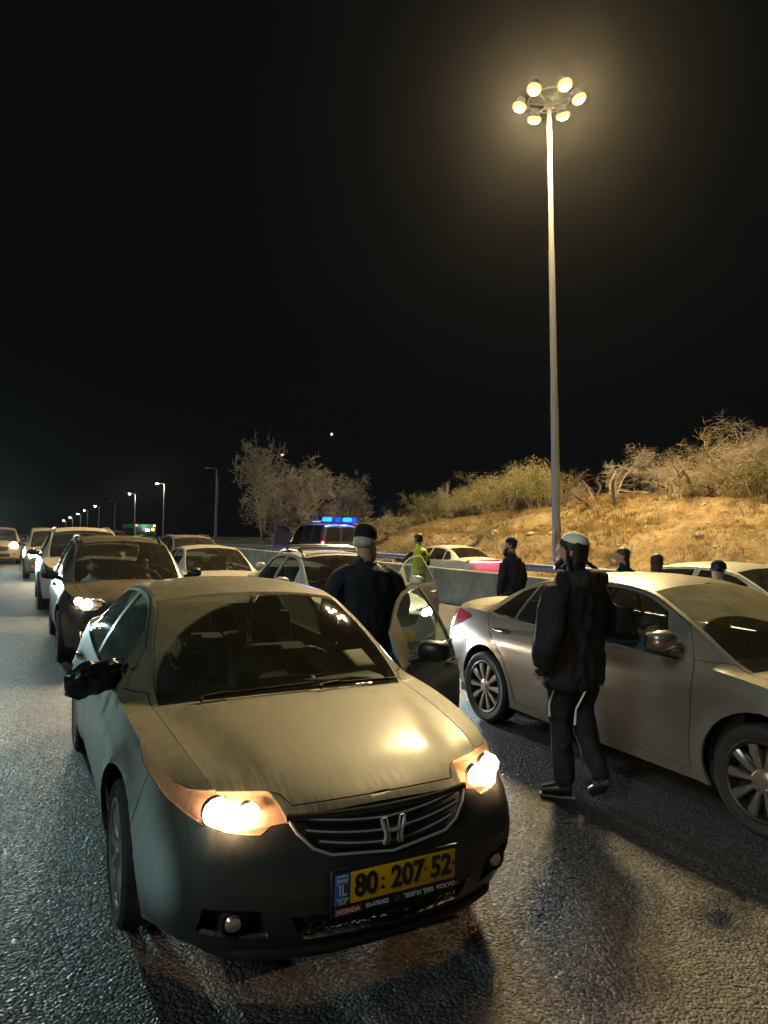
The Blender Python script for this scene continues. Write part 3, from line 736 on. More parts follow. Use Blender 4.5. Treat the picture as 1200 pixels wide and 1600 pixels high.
for sx in (-1, 1):
    em.tube([(sx*.050, ey, .675), (sx*.046, ey-.006, .655), (sx*.034, ey-.008, .625), (sx*.033, ey-.008, .605), (sx*.040, ey-.004, .580)], .0085, 8, rads=[.006, .0085, .008, .008, .0065])
    em.tube([(sx*.050, ey, .675), (sx*.030, ey-.004, .678), (sx*.026, ey-.006, .66), (sx*.022, ey-.008, .638)], .0045, 6)
    em.tube([(sx*.040, ey-.004, .580), (sx*.024, ey-.004, .578), (sx*.019, ey-.008, .600), (sx*.018, ey-.008, .620)], .0045, 6)
em.tube([(-.03, ey-.008, .630), (0, ey-.010, .628), (.03, ey-.008, .630)], .0075, 8)
em.build('emblem', M['grille_chrome'], gb)
mesh = MB()
for k in range(9):
    for sx in ((-1, 1)):
        pass
for r_ in range(4):
    z = .275+r_*.026
    for i in range(-6, 7):
        x = i*.052+(.026 if r_ % 2 else 0)
        if abs(x) > .37: continue
        hexa = [fpt(hs, x+.026*math.cos(a), z+.015*math.sin(a), -.03) for a in np.linspace(0, 2*math.pi, 7)]
        mesh.tube(hexa, .0035, 4, cap=False)
mesh.build('intake_mesh', M['black_plastic'], honda)
# bumper pockets with fog lamps
for sx in (-1, 1):
    p = MB(); ring = [(.50, .395), (.69, .40), (.70, .30), (.47, .285)]
    o_ = [Vector((sx*x, hs.front_y(x, z) if x < .66 else hs.front_y(.66, z)+(x-.66)*1.1, z)) for x, z in ring]; i_ = [v+Vector((0, .06, 0)) for v in o_]
    p.add(o_+i_, [(0, 1, 5, 4), (1, 2, 6, 5), (2, 3, 7, 6), (3, 0, 4, 7), (4, 5, 6, 7)]); pk = p.build('fog_pocket', M['black_plastic'], honda, smooth=False, auto=None)
    f = MB(); fy = hs.front_y(.585, .34)+.012; f.lathe([(.0, -.016), (.025, -.012), (.036, 0), (.040, .01), (.040, .05)], 20, 'y', (sx*.585, fy, .343), cap=False); f.build('fog_light', M['refl'], pk)
    f = MB(); f.lathe([(.041, -.004), (.050, -.002), (.052, .02), (.041, .02)], 20, 'y', (sx*.585, fy, .343), cap=False); f.build('fog_bezel', M['dark_trim'], pk)
# lower lip
lip = MB(); lip.tube([(x, hs.front_y(x, .21)-.008 if abs(x) < .6 else hs.front_y(.6, .21)-.008+(abs(x)-.6)*2.0, .205) for x in np.linspace(-.72, .72, 19)], .014, 8, flat=1.5); lip.build('lower_lip', M['black_plastic'], honda)
# lit bulbs in the headlights
for hl, sx in zip(hm['headlight'], (1, -1)):
    for (x, z, rx, st) in ((.522, .700, .034, 'hl_warm'), (.625, .712, .040, 'hl_warm')):
        y = hs.front_y(x, z)+.035; e = MB(); e.lathe([(0, -.016), (rx*.6, -.012), (rx, 0), (rx*.8, .02)], 18, 'y', (sx*x, y, z), cap=False); e.build('bulb', M[st], hl)
        rg = MB(); rg.lathe([(rx+.001, .004), (rx+.016, -.006), (rx+.020, .02)], 22, 'y', (sx*x, y, z), cap=False); rg.build('bulb_ring', M['refl'], hl)
    point('bulb_light', honda, (sx*.585, hs.front_y(.585, .70)+.002, .715), 20, (1, .62, .36), .03); spot('headlight_beam', honda, (sx*.60, hs.front_y(.6, .68)-.03, .68), (sx*.06, -1, -.03), 55, (1, .80, .58), 105, .7)
# licence plate with its dealer strip
M['plate_yellow'] = plain('plate_yellow', (1.0, .50, .008), .35, 0, .06, 6)
M['plate_black'] = plain('plate_black', (.01, .01, .01), .5)
M['plate_blue'] = plain('plate_blue', (.03, .16, .50), .4)
M['white_print'] = plain('white_print', (.75, .75, .75), .5)
M['red_print'] = plain('red_print', (.50, .03, .02), .5)
py = hs.front_y(0, .46)-.022
pl = MB(); pl.box((0, py+.008, .452), (.545, .014, .172), bev=.004); plate = pl.build('licence_plate_holder', M['plate_black'], honda)
q = MB(); q.box((.031, py-.0015, .466), (.458, .004, .112), bev=.0015); q.build('licence_plate', M['plate_yellow'], plate)
q = MB(); q.box((-.230, py-.0015, .466), (.060, .004, .112), bev=.0015); q.build('plate_band', M['plate_blue'], plate)
def TM(x, z, dy=.005): return Matrix.Translation((x, py-dy, z)) @ Matrix.Rotation(math.pi/2, 4, 'X')
text_mesh('plate_number', '80', .112, M['plate_black'], plate, TM(-.135, .466), .86, .0036)
text_mesh('plate_number', '207', .112, M['plate_black'], plate, TM(.042, .466), .86, .0036)
text_mesh('plate_number', '52', .112, M['plate_black'], plate, TM(.193, .466), .86, .0036)
d = MB()
for x, z in ((-.066, .475), (.122, .472), (.250, .470)): d.box((x, py-.005, z), (.010, .001, .010))
d.add([(-.078, py-.005, .437), (-.054, py-.005, .437), (-.066, py-.005, .457)], [(0, 1, 2)])
d.build('plate_dot', M['plate_black'], plate, smooth=False, auto=None)
text_mesh('country_code', 'IL', .052, M['white_print'], plate, TM(-.230, .462), .85, .0015)
fl = MB(); fl.box((-.230, py-.0045, .502), (.044, .002, .030)); fl.build('flag', M['white_print'], plate, smooth=False, auto=None)
fl = MB()
for z in (.511, .493): fl.box((-.230, py-.0062, z), (.044, .001, .004))
fl.build('flag_stripe', M['plate_blue'], plate, smooth=False, auto=None)
text_mesh('country_name', '\u05dc\u05d0\u05e8\u05e9\u05d9', .020, M['white_print'], plate, TM(-.230, .430), .9, .0003)
text_mesh('country_name', 'ISRAEL', .011, M['white_print'], plate, TM(-.230, .4175), .9, .0001)
q = MB(); q.box((-.205, py-.0005, .385), (.105, .003, .024), bev=.001); q.build('dealer_badge', M['red_print'], plate)
text_mesh('dealer_text', 'HONDA', .022, M['white_print'], plate, TM(-.205, .385, .003), 1.15, .0004)
text_mesh('dealer_text', '02-6782422', .021, M['white_print'], plate, TM(-.085, .386, .002), .95, .0006)
sl = MB(); sl.add([(-.012, py-.002, .378), (-.002, py-.002, .378), (.012, py-.002, .394), (.002, py-.002, .394)], [(0, 1, 2, 3)]); sl.build('dealer_mark', M['red_print'], plate, smooth=False, auto=None)
text_mesh('dealer_text', '\u05e8\u05d5\u05de\u05d8\u05e8\u05d0 \u05da\u05e1\u05d5\u05de', .026, M['white_print'], plate, TM(.095, .386, .002), .9, .0006)
text_mesh('dealer_text', 'VOLVO', .023, M['white_print'], plate, TM(.218, .386, .002), 1.15, .0004)
# wipers
for x0, y0, x1, y1 in ((-.50, .0, .10, .10), (.12, .0, .66, .09)):
    w = MB()
    def wp(x, k):
        y = 1.10+k; return (x, hs.warp(x, y, .95)-.012, hs.zc(y)-hs.crown(y)*(abs(x)/.7)**2.3+.022)
    w.tube([wp(x0+(x1-x0)*t, .005+.02*t) for t in np.linspace(0, 1, 7)], .007, 6); w.tube([wp(x0-.04+(x1-x0)*t*1.05, -.0+.03*t) for t in np.linspace(0, 1, 7)], .004, 6)
    w.tube([wp(x0, -.03), wp(x0+.02, .0), wp(x0+.25*(x1-x0), .02)], .011, 6); w.build('wiper', M['black_plastic'], honda)
# open driver door: swing the +x front door with its children about the hinge
def swing(door, s, hy, hx, deg):
    Mx = Matrix.Translation((hx, hy, 0)) @ Matrix.Rotation(R(deg), 4, 'Z') @ Matrix.Translation((-hx, -hy, 0))
    door.matrix_local = Mx
swing(hm['front_door'][0], hs, 1.46, .90, -49)
tr = MB()
di = [(1.50, .30), (1.50, .88), (2.50, .92), (2.52, .30)]
tr.add([(.80, y, z) for y, z in di]+[(.845, y, z) for y, z in di], [(0, 1, 2, 3), (7, 6, 5, 4), (0, 4, 5, 1), (1, 5, 6, 2), (2, 6, 7, 3), (3, 7, 4, 0)]); tr.build('door_lining', M['dark_trim'], hm['front_door'][0], smooth=False, auto=None)
# black bag tied over the other mirror
bag = MB(); rings = []; random.seed(3)
cx0 = -(hs.wb(1.45)+.115)
for i in range(15):
    t = i/14; ring = []
    for k in range(24):
        a = 2*math.pi*k/24; r0 = min(1, math.sin(math.pi*min(1, .10+t*.84))*1.25)**.5
        q1 = Vector((math.cos(a)*1.6, math.sin(a)*1.6, t*3.2)); jit = 1+.30*mnoise.noise(q1)+.16*(1-2.5*abs(mnoise.noise(q1*2.4)))
        ring.append((cx0+.145-.26*t+.03*mnoise.noise(q1*1.7), 1.60+.055+.062*r0*math.cos(a)*jit, .995+.074*r0*math.sin(a)*jit-.03*t-.03*max(0, -math.sin(a))*t))
    rings.append(ring)
bag.loft(rings); bg = bag.build('mirror_bag', M['black_plastic'], hm['front_door'][1], auto=28)
bg.data.materials.clear(); bg.data.materials.append(plain('black_plastic_bag', (.008, .008, .010), .28, 0, .2, 9, .6, 22))
tie = MB(); tie.tube([(cx0+.155, 1.60+.05+.05*math.cos(a), 1.0+.055*math.sin(a)) for a in np.linspace(0, 6.28, 13)], .007, 6, cap=False)
tie.tube([(cx0+.155, 1.58, 1.05), (cx0+.11, 1.53, 1.085), (cx0+.15, 1.52, 1.09), (cx0+.155, 1.56, 1.05)], .005, 5); tie.build('tie_string', M['chrome'], bg)

# ------------------------------------------------------------------ silver sedan on the right
M['camry_paint'] = paint('dusty_silver_paint', (.31, .285, .27), (.22, .18, .10), top=.72, side=.16, metal=.9, rough=.24, low=.25, coat=.7, drough=.5)
M['camry_screen'] = glass('dusty_windscreen_silver', tint=(.66, .74, .70), dust_or_glow_col=(.33, .29, .18), dust=.15, wiped=[(.40, .95, 1.75, .58), (-.32, .95, 1.75, .48)])
CAMRY = dict(HONDA); CAMRY.update(L=4.92, wr=.333, yf=1.07, yr=3.85, track=.79, arches=[(1.07, .39), (3.85, .385)], crease=(.010, .80), open_door=False, bag_mirror=False, stations=[],
    zs={0: .23, .3: .20, .9: .19, 3.4: .21, 4.3: .26, 4.92: .32},
    ws={0: .62, .05: .69, .2: .77, .5: .84, 1.5: .855, 3.4: .855, 4.3: .84, 4.65: .78, 4.92: .64},
    wm={0: .68, .03: .74, .1: .79, .25: .835, .5: .875, .9: .905, 2.4: .91, 3.8: .905, 4.4: .87, 4.75: .80, 4.92: .70},
    zm={0: .5, 1: .60, 3: .64, 4.92: .68},
    zb={0: .66, .1: .71, .3: .77, .6: .84, 1.0: .90, 1.35: .935, 1.8: .955, 3.0: .985, 3.8: 1.01, 4.4: 1.03, 4.92: .97},
    wb={0: .60, .05: .67, .15: .72, .3: .775, .6: .82, 1.0: .84, 1.5: .845, 2.4: .845, 3.4: .825, 4.2: .79, 4.7: .73, 4.92: .62},
    zc={0: .71, .03: .735, .09: .76, .35: .835, .7: .905, 1.0: .95, 1.14: .968, 1.25: 1.02, 1.55: 1.18, 1.9: 1.34, 2.12: 1.42, 2.4: 1.46, 2.7: 1.47, 3.1: 1.45, 3.5: 1.38, 3.9: 1.23, 4.12: 1.13, 4.25: 1.11, 4.5: 1.10, 4.85: 1.08, 4.92: 1.04},
    we={0: .54, .1: .60, .5: .665, 1.0: .705, 1.25: .725, 1.6: .68, 2.0: .61, 2.2: .585, 2.6: .575, 3.2: .565, 3.7: .585, 4.2: .65, 4.5: .66, 4.92: .55},
    y_cowl=1.14, y_roof=2.10, y_rear_top=3.42, y_rear_bot=4.14, y_back=3.95,
    windows=[('front_window', 1.78, 1.92, 2.62, 2.60), ('rear_side_window', 2.70, 2.69, 3.46, 3.38), ('quarter_window', 3.50, 3.42, 3.86, 3.62)],
    doors=[('front_door', [(1.56, 'sill'), (1.53, .6), (1.54, .80), (1.57, 'belt'), (1.72, 'roof'), (1.9, 'roof'), (2.1, 'roof'), (2.3, 'roof'), (2.5, 'roof'), (2.645, 'roof'), (2.66, 'belt'), (2.67, 'sill')]),
           ('rear_door', [(2.675, 'sill'), (2.665, 'belt'), (2.65, 'roof'), (2.9, 'roof'), (3.2, 'roof'), (3.45, 'roof'), (3.65, 'roof'), (3.92, 'belt'), (3.80, .86), (3.55, .66), (3.44, .45), (3.40, 'sill')])],
    handles=[('front_door', 2.50, .865), ('rear_door', 3.62, .885)], belt_trim=[('front_door', 1.68, 2.65, 0), ('rear_door', 2.69, 3.85, 0)],
    trims=[('headlight', 'corner_f', [(.415, FYH(.415)+.03, .67), (.47, FYH(.47)+.03, .742), (.62, FYH(.62)+.04, .80), (.78, .33, .84), (.85, .55, .87), (.885, .70, .89), (.88, .62, .80), (.80, .36, .70), (.66, FYH(.66)+.02, .66), (.50, FYH(.50)+.015, .64)], (0, 1, 2, 3), lambda c: c.y < .95),
           ('tail_light', 'corner_r', [(.50, 4.80, 1.0), (.80, 4.55, 1.0), (.86, 4.28, .985), (.885, 4.22, .955), (.87, 4.45, .85), (.80, 4.62, .80), (.50, 4.80, .80)], (0, 1, 2, 4), lambda c: c.y > 4.1),
           ('grille_hole', 'front', [(-.02, .60), (.30, .59), (.55, .42), (.50, .26), (-.02, .26)], (3, 2), None)],
    drop=(), dark_glass=('quarter_window',), mats=dict(paint=M['camry_paint'], glass=M['glass'], windscreen=M['camry_screen'], rear_window=M['glass_dark'], headlight=M['lens'], tail_light=M['red_lens'], tail_light_inner=M['red_lens'], grille_hole=M['black_plastic'], handle=M['chrome']),
    wheel='mach10', mirror=(1.66, 1.025, M['camry_paint']), seat_mat=M['seat'])
CX, CY = 4.811, 1.5625
camry, cs, cm = build_car(CAMRY, (CX, CY, 0), 0, 'dusty silver sedan with dark two-tone ten-spoke wheels beside the walking man', 'car', name='sedan')
for o in cm['front_window']:   # driver-side and passenger windows are wound down
    pass
M['side_glow'] = M['red_lens']
badge = MB(); by = .98; bx = -(cs.side_x(.80, cs.inv(.87, by, .8))+.004); badge.box((bx, 1.36, .838), (.004, .15, .016), bev=.001); badge.build('fender_badge', M['chrome'], cm['fender'][1])

# small things behind the dusty sedan windscreen
ym = hs.warp(0, 1.92, 1.3)
fr_ = empty('air_freshener', (HX+.0, HY+ym+.06, 0)); tag(fr_, 'air freshener with pale tags hanging from the mirror of the dusty sedan', 'air freshener')
q = MB(); q.tube([(0, 0, 1.27), (0, 0, 1.06)], .003, 5); q.build('cord', M['black_plastic'], fr_)
for z, h_ in ((1.185, .05), (1.095, .07)):
    q = MB(); q.box((0, 0, z), (.034, .004, h_), bev=.001); q.build('tag', M['white_print'], fr_)
q = MB(); q.add([(-.17, 0, 0), (.02, .02, 0), (-.05, .16, .001), (-.10, .02, .12)], [(0, 1, 2), (0, 1, 3)]); pp = q.build('paper', M['white_print'], None, False, None); pp.location = (HX+.05, HY+1.38, .955); tag(pp, 'folded white paper on the dashboard of the dusty sedan', 'paper')
q = MB(); q.box((0, 0, 0), (.34, .20, .012), bev=.004); pp = q.build('reflection_card', plain('beige_reflection_card', (.30, .29, .20), .8), None); pp.location = (HX+.48, HY+1.52, .985); pp.rotation_euler = (R(28), 0, R(10)); tag(pp, 'beige card standing in for a paper reflection above the dusty dashboard', 'card')  # card added to imitate a paper's reflection in the windscreen
stk = MB(); stk.box((0, 0, 0), (.085, .0015, .055)); so_ = stk.build('windscreen_sticker', plain('sticker_green', (.16, .20, .13), .6), honda, False, None); so_.location = (-.50, hs.warp(.5, 1.80, 1.25)+.015, 1.255); so_.rotation_euler = (R(-58), 0, R(-14))
# ------------------------------------------------------------------ concrete median barrier, guard rail, slope
def concrete():
    t = NT('stained_concrete'); co = t.coord(); n1 = t.noise(co, 1.3, 6, .65); st = t.noise(t.coord(scale=(3, 3, .25)), 2.5, 5, .6)
    c = t.mix(t.ramp(n1, .3, .75), (.20, .19, .165), (.34, .33, .29)); c = t.mix(t.math('MULTIPLY', t.ramp(st, .5, .75), .5), c, (.13, .125, .11))
    return t.done(t.bsdf(Base_Color=c, Roughness=.88, Normal=t.bump(t.noise(co, 35, 5), .35, .01)))
M['concrete'] = concrete()
M['galv'] = plain('galvanised_steel', (.26, .26, .25), .6, .15, .25, 5, .1, 40)
prof = [(-.31, 0), (-.31, .075), (-.24, .16), (-.19, .26), (-.105, .84), (-.085, .86), (.085, .86), (.105, .84), (.19, .26), (.24, .16), (.31, .075), (.31, 0)]
BX = 10.05
bar = empty('median_barrier', (BX, 0, 0)); tag(bar, 'long concrete median barrier behind the stopped cars', 'barrier')
seg_mesh = None
y = -2.0; first = None
while y < 130:
    L_ = 5.96; z0, z1 = road_z(y), road_z(y+L_)
    if y < 54:
        if first is None:
            m = MB(); m.loft([[(px, yy, pz) for px, pz in prof] for yy in (0, .02, L_-.02, L_)]); o = m.build('barrier_block', M['concrete'], bar, auto=30); first = o.data
        else:
            o = bpy.data.objects.new('barrier_block', first); COL.objects.link(o); o.parent = bar
        o.location = (0, y, 0); y += 6
    else:
        m = MB(); ys = list(np.arange(y, 400, 12)); m.loft([[(px, yy, pz+road_z(yy)) for px, pz in prof] for yy in ys]); m.build('barrier_run', M['concrete'], bar, auto=30); break
# guard rail along the foot of the slope
GX = 16.1
gr = empty('guard_rail', (GX, 0, 0)); tag(gr, 'galvanised steel guard rail along the foot of the dry slope', 'guard rail')
wprof = [(0, .50), (-.05, .53), (-.05, .58), (0, .61), (0, .66), (-.05, .69), (-.05, .74), (0, .77)]
m = MB(); m.loft([[(a, yy, b_+road_z(yy)) for a, b_ in wprof] for yy in list(np.arange(-2, 60, 4))+list(np.arange(60, 300, 15))], cap=False, closed=False); m.build('rail', M['galv'], gr, auto=30)
pm = MB(); pm.box((.07, 0, .38), (.10, .06, .78)); pme = None
for i in range(30):
    yy = 2+4*i
    if pme is None: o = pm.build('post', M['galv'], gr, smooth=False, auto=None); pme = o.data
    else: o = bpy.data.objects.new('post', pme); COL.objects.link(o); o.parent = gr
    o.location = (0, yy, road_z(yy))
pz = pchip({16.3: .0, 18: .18, 19.5: .75, 20.8: 1.75, 21.4: 1.95, 23: 2.15, 25.5: 3.45, 27: 3.8, 31: 4.1, 45: 4.3, 90: 3.0})
pf = pchip({-40: 1.0, 22: 1.0, 40: .83, 50: .74, 80: .45, 120: .25, 200: .12, 400: .05})
def slope_z(x, y):
    a = min(1, max(0, (x-16.3)/2.5)); n = mnoise.fractal((x*.35, y*.22, 1.7), 1.0, 2.0, 4)*.34+mnoise.fractal((x*1.5, y*1.3, 5.1), 1.0, 2.0, 3)*.14
    led = .25*mnoise.noise((y*.12, 3.3, 0))
    return pz(x+led*3*a)*pf(y)+n*a*min(1.0, .4+pf(y))+road_z(y)-.004
xs = list(np.arange(16.3, 30, .3))+list(np.arange(30, 48, 1.5))+[50, 56, 64, 75, 90, 120, 200, 400]
ysl = list(np.arange(-6, 62, .45))+list(np.arange(62, 110, 1.5))+list(np.arange(112, 240, 8))+[260, 300, 400, 600, 1000]
def soil():
    t = NT('dry_grass_soil'); co = t.coord(); n1 = t.noise(co, .45, 6, .6); n2 = t.noise(co, 3.5, 6, .7); n3 = t.noise(co, 22, 4, .6)
    geo = t.n('ShaderNodeNewGeometry'); sep = t.n('ShaderNodeSeparateXYZ', i_0=geo.outputs['Normal'])
    c = t.mix(t.ramp(n1, .35, .65), (.165, .104, .032), (.245, .168, .062)); c = t.mix(t.math('MULTIPLY', t.ramp(n2, .42, .62), .75), c, (.070, .048, .022)); c = t.mix(t.math('MULTIPLY', t.ramp(t.noise(co, 9, 5, .7), .50, .68), .5), c, (.30, .225, .12)); c = t.mix(t.math('MULTIPLY', t.ramp(t.noise(co, .22, 3), .52, .66), .35), c, (.10, .095, .045))
    rock = t.math('MULTIPLY', t.ramp(n3, .52, .66), t.ramp(t.noise(co, .9, 3), .48, .62)); c = t.mix(rock, c, (.29, .24, .165))
    h = t.math('ADD', t.math('MULTIPLY', n2, .8), t.math('MULTIPLY', n3, .35))
    return t.done(t.bsdf(Base_Color=c, Roughness=.95, Normal=t.bump(h, .9, .15)))
M['soil'] = soil()
tag(sheet('slope', xs, ysl, slope_z, M['soil']), kind='structure')
tag(sheet('verge', [-400, -120, -40, -15, -7.4], YS, lambda x, y: road_z(y)-.03-.0015*abs(x+7.4), M['soil']), kind='structure')
# rocks on the slope
random.seed(11)
M['rock'] = plain('pale_limestone', (.30, .25, .17), .9, 0, .3, 3, .5, 12)
def rock_mesh(seed):
    bm = bmesh.new(); bmesh.ops.create_icosphere(bm, subdivisions=2, radius=1)
    for v in bm.verts:
        n = mnoise.noise(v.co*1.4+Vector((seed*7.3, 0, 0))); v.co *= 1+.45*n; v.co.z *= .6
    bm.verts.index_update(); r = ([v.co.copy() for v in bm.verts], [[v.index for v in f.verts] for f in bm.faces]); bm.free(); return r
rv, rf = [], []
protos = [rock_mesh(i) for i in range(4)]
for i in range(520):
    x = random.choice((random.uniform(20.0, 23.2), random.uniform(17, 30))); y_ = random.uniform(4, 55); s_ = random.choice((.03, .04, .05, .07, .10, .15))*random.uniform(.7, 1.3); a = random.uniform(0, 6.28)
    p = protos[i % 4]; n = len(rv); z = slope_z(x, y_)
    rv += [(x+s_*(v.x*math.cos(a)-v.y*math.sin(a)), y_+s_*(v.x*math.sin(a)+v.y*math.cos(a)), z+s_*v.z) for v in p[0]]; rf += [[k+n for k in f] for f in p[1]]
tag(link_mesh('rocks', rv, rf, M['rock'], None, False), 'pale loose stones scattered over the dry slope', 'rock', kind='stuff')
# dry grass
def grass(name, n, region, h0, h1, mat, label, seed, dens=None):
    rnd = np.random.default_rng(seed); V, F = [], []
    k = 0
    while k < n:
        x = rnd.uniform(*region[0]); y_ = rnd.uniform(*region[1])
        d = mnoise.noise((x*.35, y_*.25, 9.0))+.6*mnoise.noise((x*1.3, y_*1.1, 2.0))
        if d < rnd.uniform(-.5, .35): continue
        z = slope_z(x, y_)-.02
        for _ in range(9):
            a = rnd.uniform(0, 6.283); r_ = rnd.uniform(0, .22); h = rnd.uniform(h0, h1)*(1+.6*max(0, d)); ln = rnd.uniform(.2, 1.1)*h; w = rnd.uniform(.006, .012)
            bx, by_ = x+r_*math.cos(a), y_+r_*math.sin(a); c, s_ = math.cos(a), math.sin(a); i0 = len(V)
            V += [(bx-s_*w, by_+c*w, z), (bx+s_*w, by_-c*w, z), (bx+c*ln*.4-s_*w*.6, by_+s_*ln*.4+c*w*.6, z+h*.6), (bx+c*ln*.4+s_*w*.6, by_+s_*ln*.4-c*w*.6, z+h*.6), (bx+c*ln, by_+s_*ln, z+h)]
            F += [(i0, i0+1, i0+3, i0+2), (i0+2, i0+3, i0+4)]
        k += 1
    return tag(link_mesh(name, V, F, mat, None, True), label, 'grass', kind='stuff')
def leafmat(name, a, b_, rough=.8):
    t = NT(name); co = t.coord(); oi = t.n('ShaderNodeObjectInfo')
    c = t.mix(t.ramp(t.noise(co, 1.7, 4), .3, .7), a, b_)
    c2 = t.n('ShaderNodeHueSaturation', i_Color=c, i_Value=t.math('ADD', .8, t.math('MULTIPLY', oi.outputs['Random'], .4)))
    d = t.n('ShaderNodeMixShader', i_0=.3, i_1=t.n('ShaderNodeBsdfDiffuse', i_0=c2.outputs[0]).outputs[0], i_2=t.n('ShaderNodeBsdfTranslucent', i_0=c2.outputs[0]).outputs[0])
    return t.done(d)
M['straw'] = leafmat('dry_straw', (.20, .135, .048), (.33, .245, .11))
grass('dry_grass', 23000, ((17.2, 31), (5, 62)), .07, .22, M['straw'], 'dry yellow grass covering the slope', 5)
# ---- shrubs and trees
def twig_mesh(seed, height, spread, nstem, depth, seg_n=4, droop=.1, r0=.03, kids=3, lean=0.0, fine=1.0, upright=.6):
    rnd = random.Random(seed); V, F, tips = [], [], []
    def stick(p, q, ra, rb):
        d = (q-p); 
        if d.length < 1e-6: return
        d.normalize(); a = d.cross(Vector((.3, .8, .52))).normalized(); b_ = d.cross(a); i0 = len(V)
        for pt, r_ in ((p, ra), (q, rb)):
            for k in range(3): V.append(pt+a*(r_*math.cos(k*2.094))+b_*(r_*math.sin(k*2.094)))
        for k in range(3): F.append((i0+k, i0+(k+1) % 3, i0+3+(k+1) % 3, i0+3+k))
    def grow(p, d, ln, r_, lev):
        n = seg_n if lev < depth else 2
        for i in range(n):
            d = (d+Vector((rnd.gauss(0, .20), rnd.gauss(0, .20), rnd.gauss(0, .14)-droop*lev*.3))).normalized()
            q = p+d*(ln/n); r2 = r_*(.80 if lev else .86); stick(p, q, r_, r2)
            if lev < depth:
                for _ in range(kids if i else max(1, kids-1)):
                    if rnd.random() < .78:
                        ax = Vector((rnd.gauss(0, 1), rnd.gauss(0, 1), rnd.gauss(0, .7))).normalized()
                        nd = (d*upright+ax*.75+Vector((0, 0, .12))).normalized()
                        grow(q, nd, ln*rnd.uniform(.42, .68), max(.0035*fine, r2*.55), lev+1)
            elif rnd.random() < .5: tips.append(q.copy())
            p, r_ = q, r2
    for i in range(nstem):
        a = rnd.uniform(0, 6.283); sp = spread*rnd.uniform(.2, 1)
        grow(Vector((math.cos(a)*.08*nstem**.5, math.sin(a)*.08*nstem**.5, -.05)), Vector((math.cos(a)*sp+lean, math.sin(a)*sp, 1)).normalized(), height*rnd.uniform(.45, .62), r0, 0)
    zt = max(v.z for v in V); k = height/zt
    return [v*k for v in V], F, [t*k for t in tips]
def leaf_cloud(tips, rnd, n, size, spread):
    V, F = [], []
    for _ in range(n):
        t = rnd.choice(tips); c = t+Vector((rnd.gauss(0, spread), rnd.gauss(0, spread), rnd.gauss(0, spread*.8)))
        if c.z < .03: continue
        a = Vector((rnd.gauss(0, 1), rnd.gauss(0, 1), rnd.gauss(0, 1))).normalized(); b_ = a.cross(Vector((rnd.gauss(0, 1), rnd.gauss(0, 1), rnd.gauss(0, 1)))).normalized(); i0 = len(V); s_ = size*rnd.uniform(.6, 1.4)
        V += [c-a*s_, c+b_*s_*.4, c+a*s_, c-b_*s_*.4]; F.append((i0, i0+1, i0+2, i0+3))
    return V, F
M['twig'] = leafmat('bare_twigs', (.26, .20, .12), (.40, .32, .21))
M['twig_grey'] = leafmat('bare_grey_branches', (.28, .235, .175), (.44, .385, .30))
M['bark'] = leafmat('bark', (.10, .075, .05), (.17, .13, .09))
M['sage'] = leafmat('sage_leaves', (.17, .16, .06), (.30, .27, .12))
M['green'] = leafmat('green_leaves', (.075, .10, .025), (.13, .16, .04))
M['olive'] = leafmat('olive_leaves', (.07, .085, .035), (.12, .13, .055))
rnd = random.Random(21)
KINDS = {}
def kind(nm, leaves=None, **kw):
    V, F, tips = twig_mesh(**kw); lv = leaf_cloud(tips, rnd, *leaves[1:]) if leaves else None
    KINDS[nm] = (V, F, lv, leaves[0] if leaves else None)
kind('bare1', seed=1, height=2.4, spread=.9, nstem=6, depth=3, kids=2, r0=.035, upright=.5)
kind('bare2', seed=2, height=2.8, spread=.7, nstem=4, depth=3, kids=3, r0=.04, upright=.45)
kind('bare3', seed=5, height=2.2, spread=1.2, nstem=8, depth=3, kids=2, r0=.03, droop=.2)
kind('umbrella', seed=8, height=2.6, spread=.35, nstem=2, depth=4, kids=2, r0=.05, upright=.35)
kind('sage', leaves=('sage', 7500, .028, .12), seed=3, height=2.0, spread=.9, nstem=9, depth=3, kids=2, r0=.03)
kind('green', leaves=('green', 5500, .03, .09), seed=4, height=1.5, spread=.8, nstem=9, depth=3, kids=2, r0=.025)
kind('olive', leaves=('olive', 5500, .03, .10), seed=6, height=1.4, spread=1.1, nstem=9, depth=3, kids=2, r0=.025)
MESH = {}
def shrub(nm, x, y_, h, rz, label, name='shrub', cat='shrub', w=1.0, group=None):
    V, F, lv, lm = KINDS[nm]; base = max(v.z for v in V)
    r_ = empty(name, (x, y_, slope_z(x, y_)-.03), rz); tag(r_, label, cat, group); r_.scale = (h/base*w, h/base*w, h/base)
    if nm not in MESH:
        mm = M['twig_grey'] if nm in ('umbrella', 'bare2') else M['twig']
        a = link_mesh('branches', V, F, mm, r_, False); c = link_mesh('foliage', lv[0], lv[1], M[lm], r_, False) if lv else None; MESH[nm] = (a.data, c.data if c else None)
    else:
        a = bpy.data.objects.new('branches', MESH[nm][0]); COL.objects.link(a); a.parent = r_
        if MESH[nm][1]: c = bpy.data.objects.new('foliage', MESH[nm][1]); COL.objects.link(c); c.parent = r_
    return r_
CF, SF = math.cos(CAM_YAW), math.sin(CAM_YAW)
def at_px(u, X):
    """ground spot at road offset X seen at photo column u"""
    a = CAM_YAW+math.atan((u-600)/CAM_F); return X, X/math.tan(a)
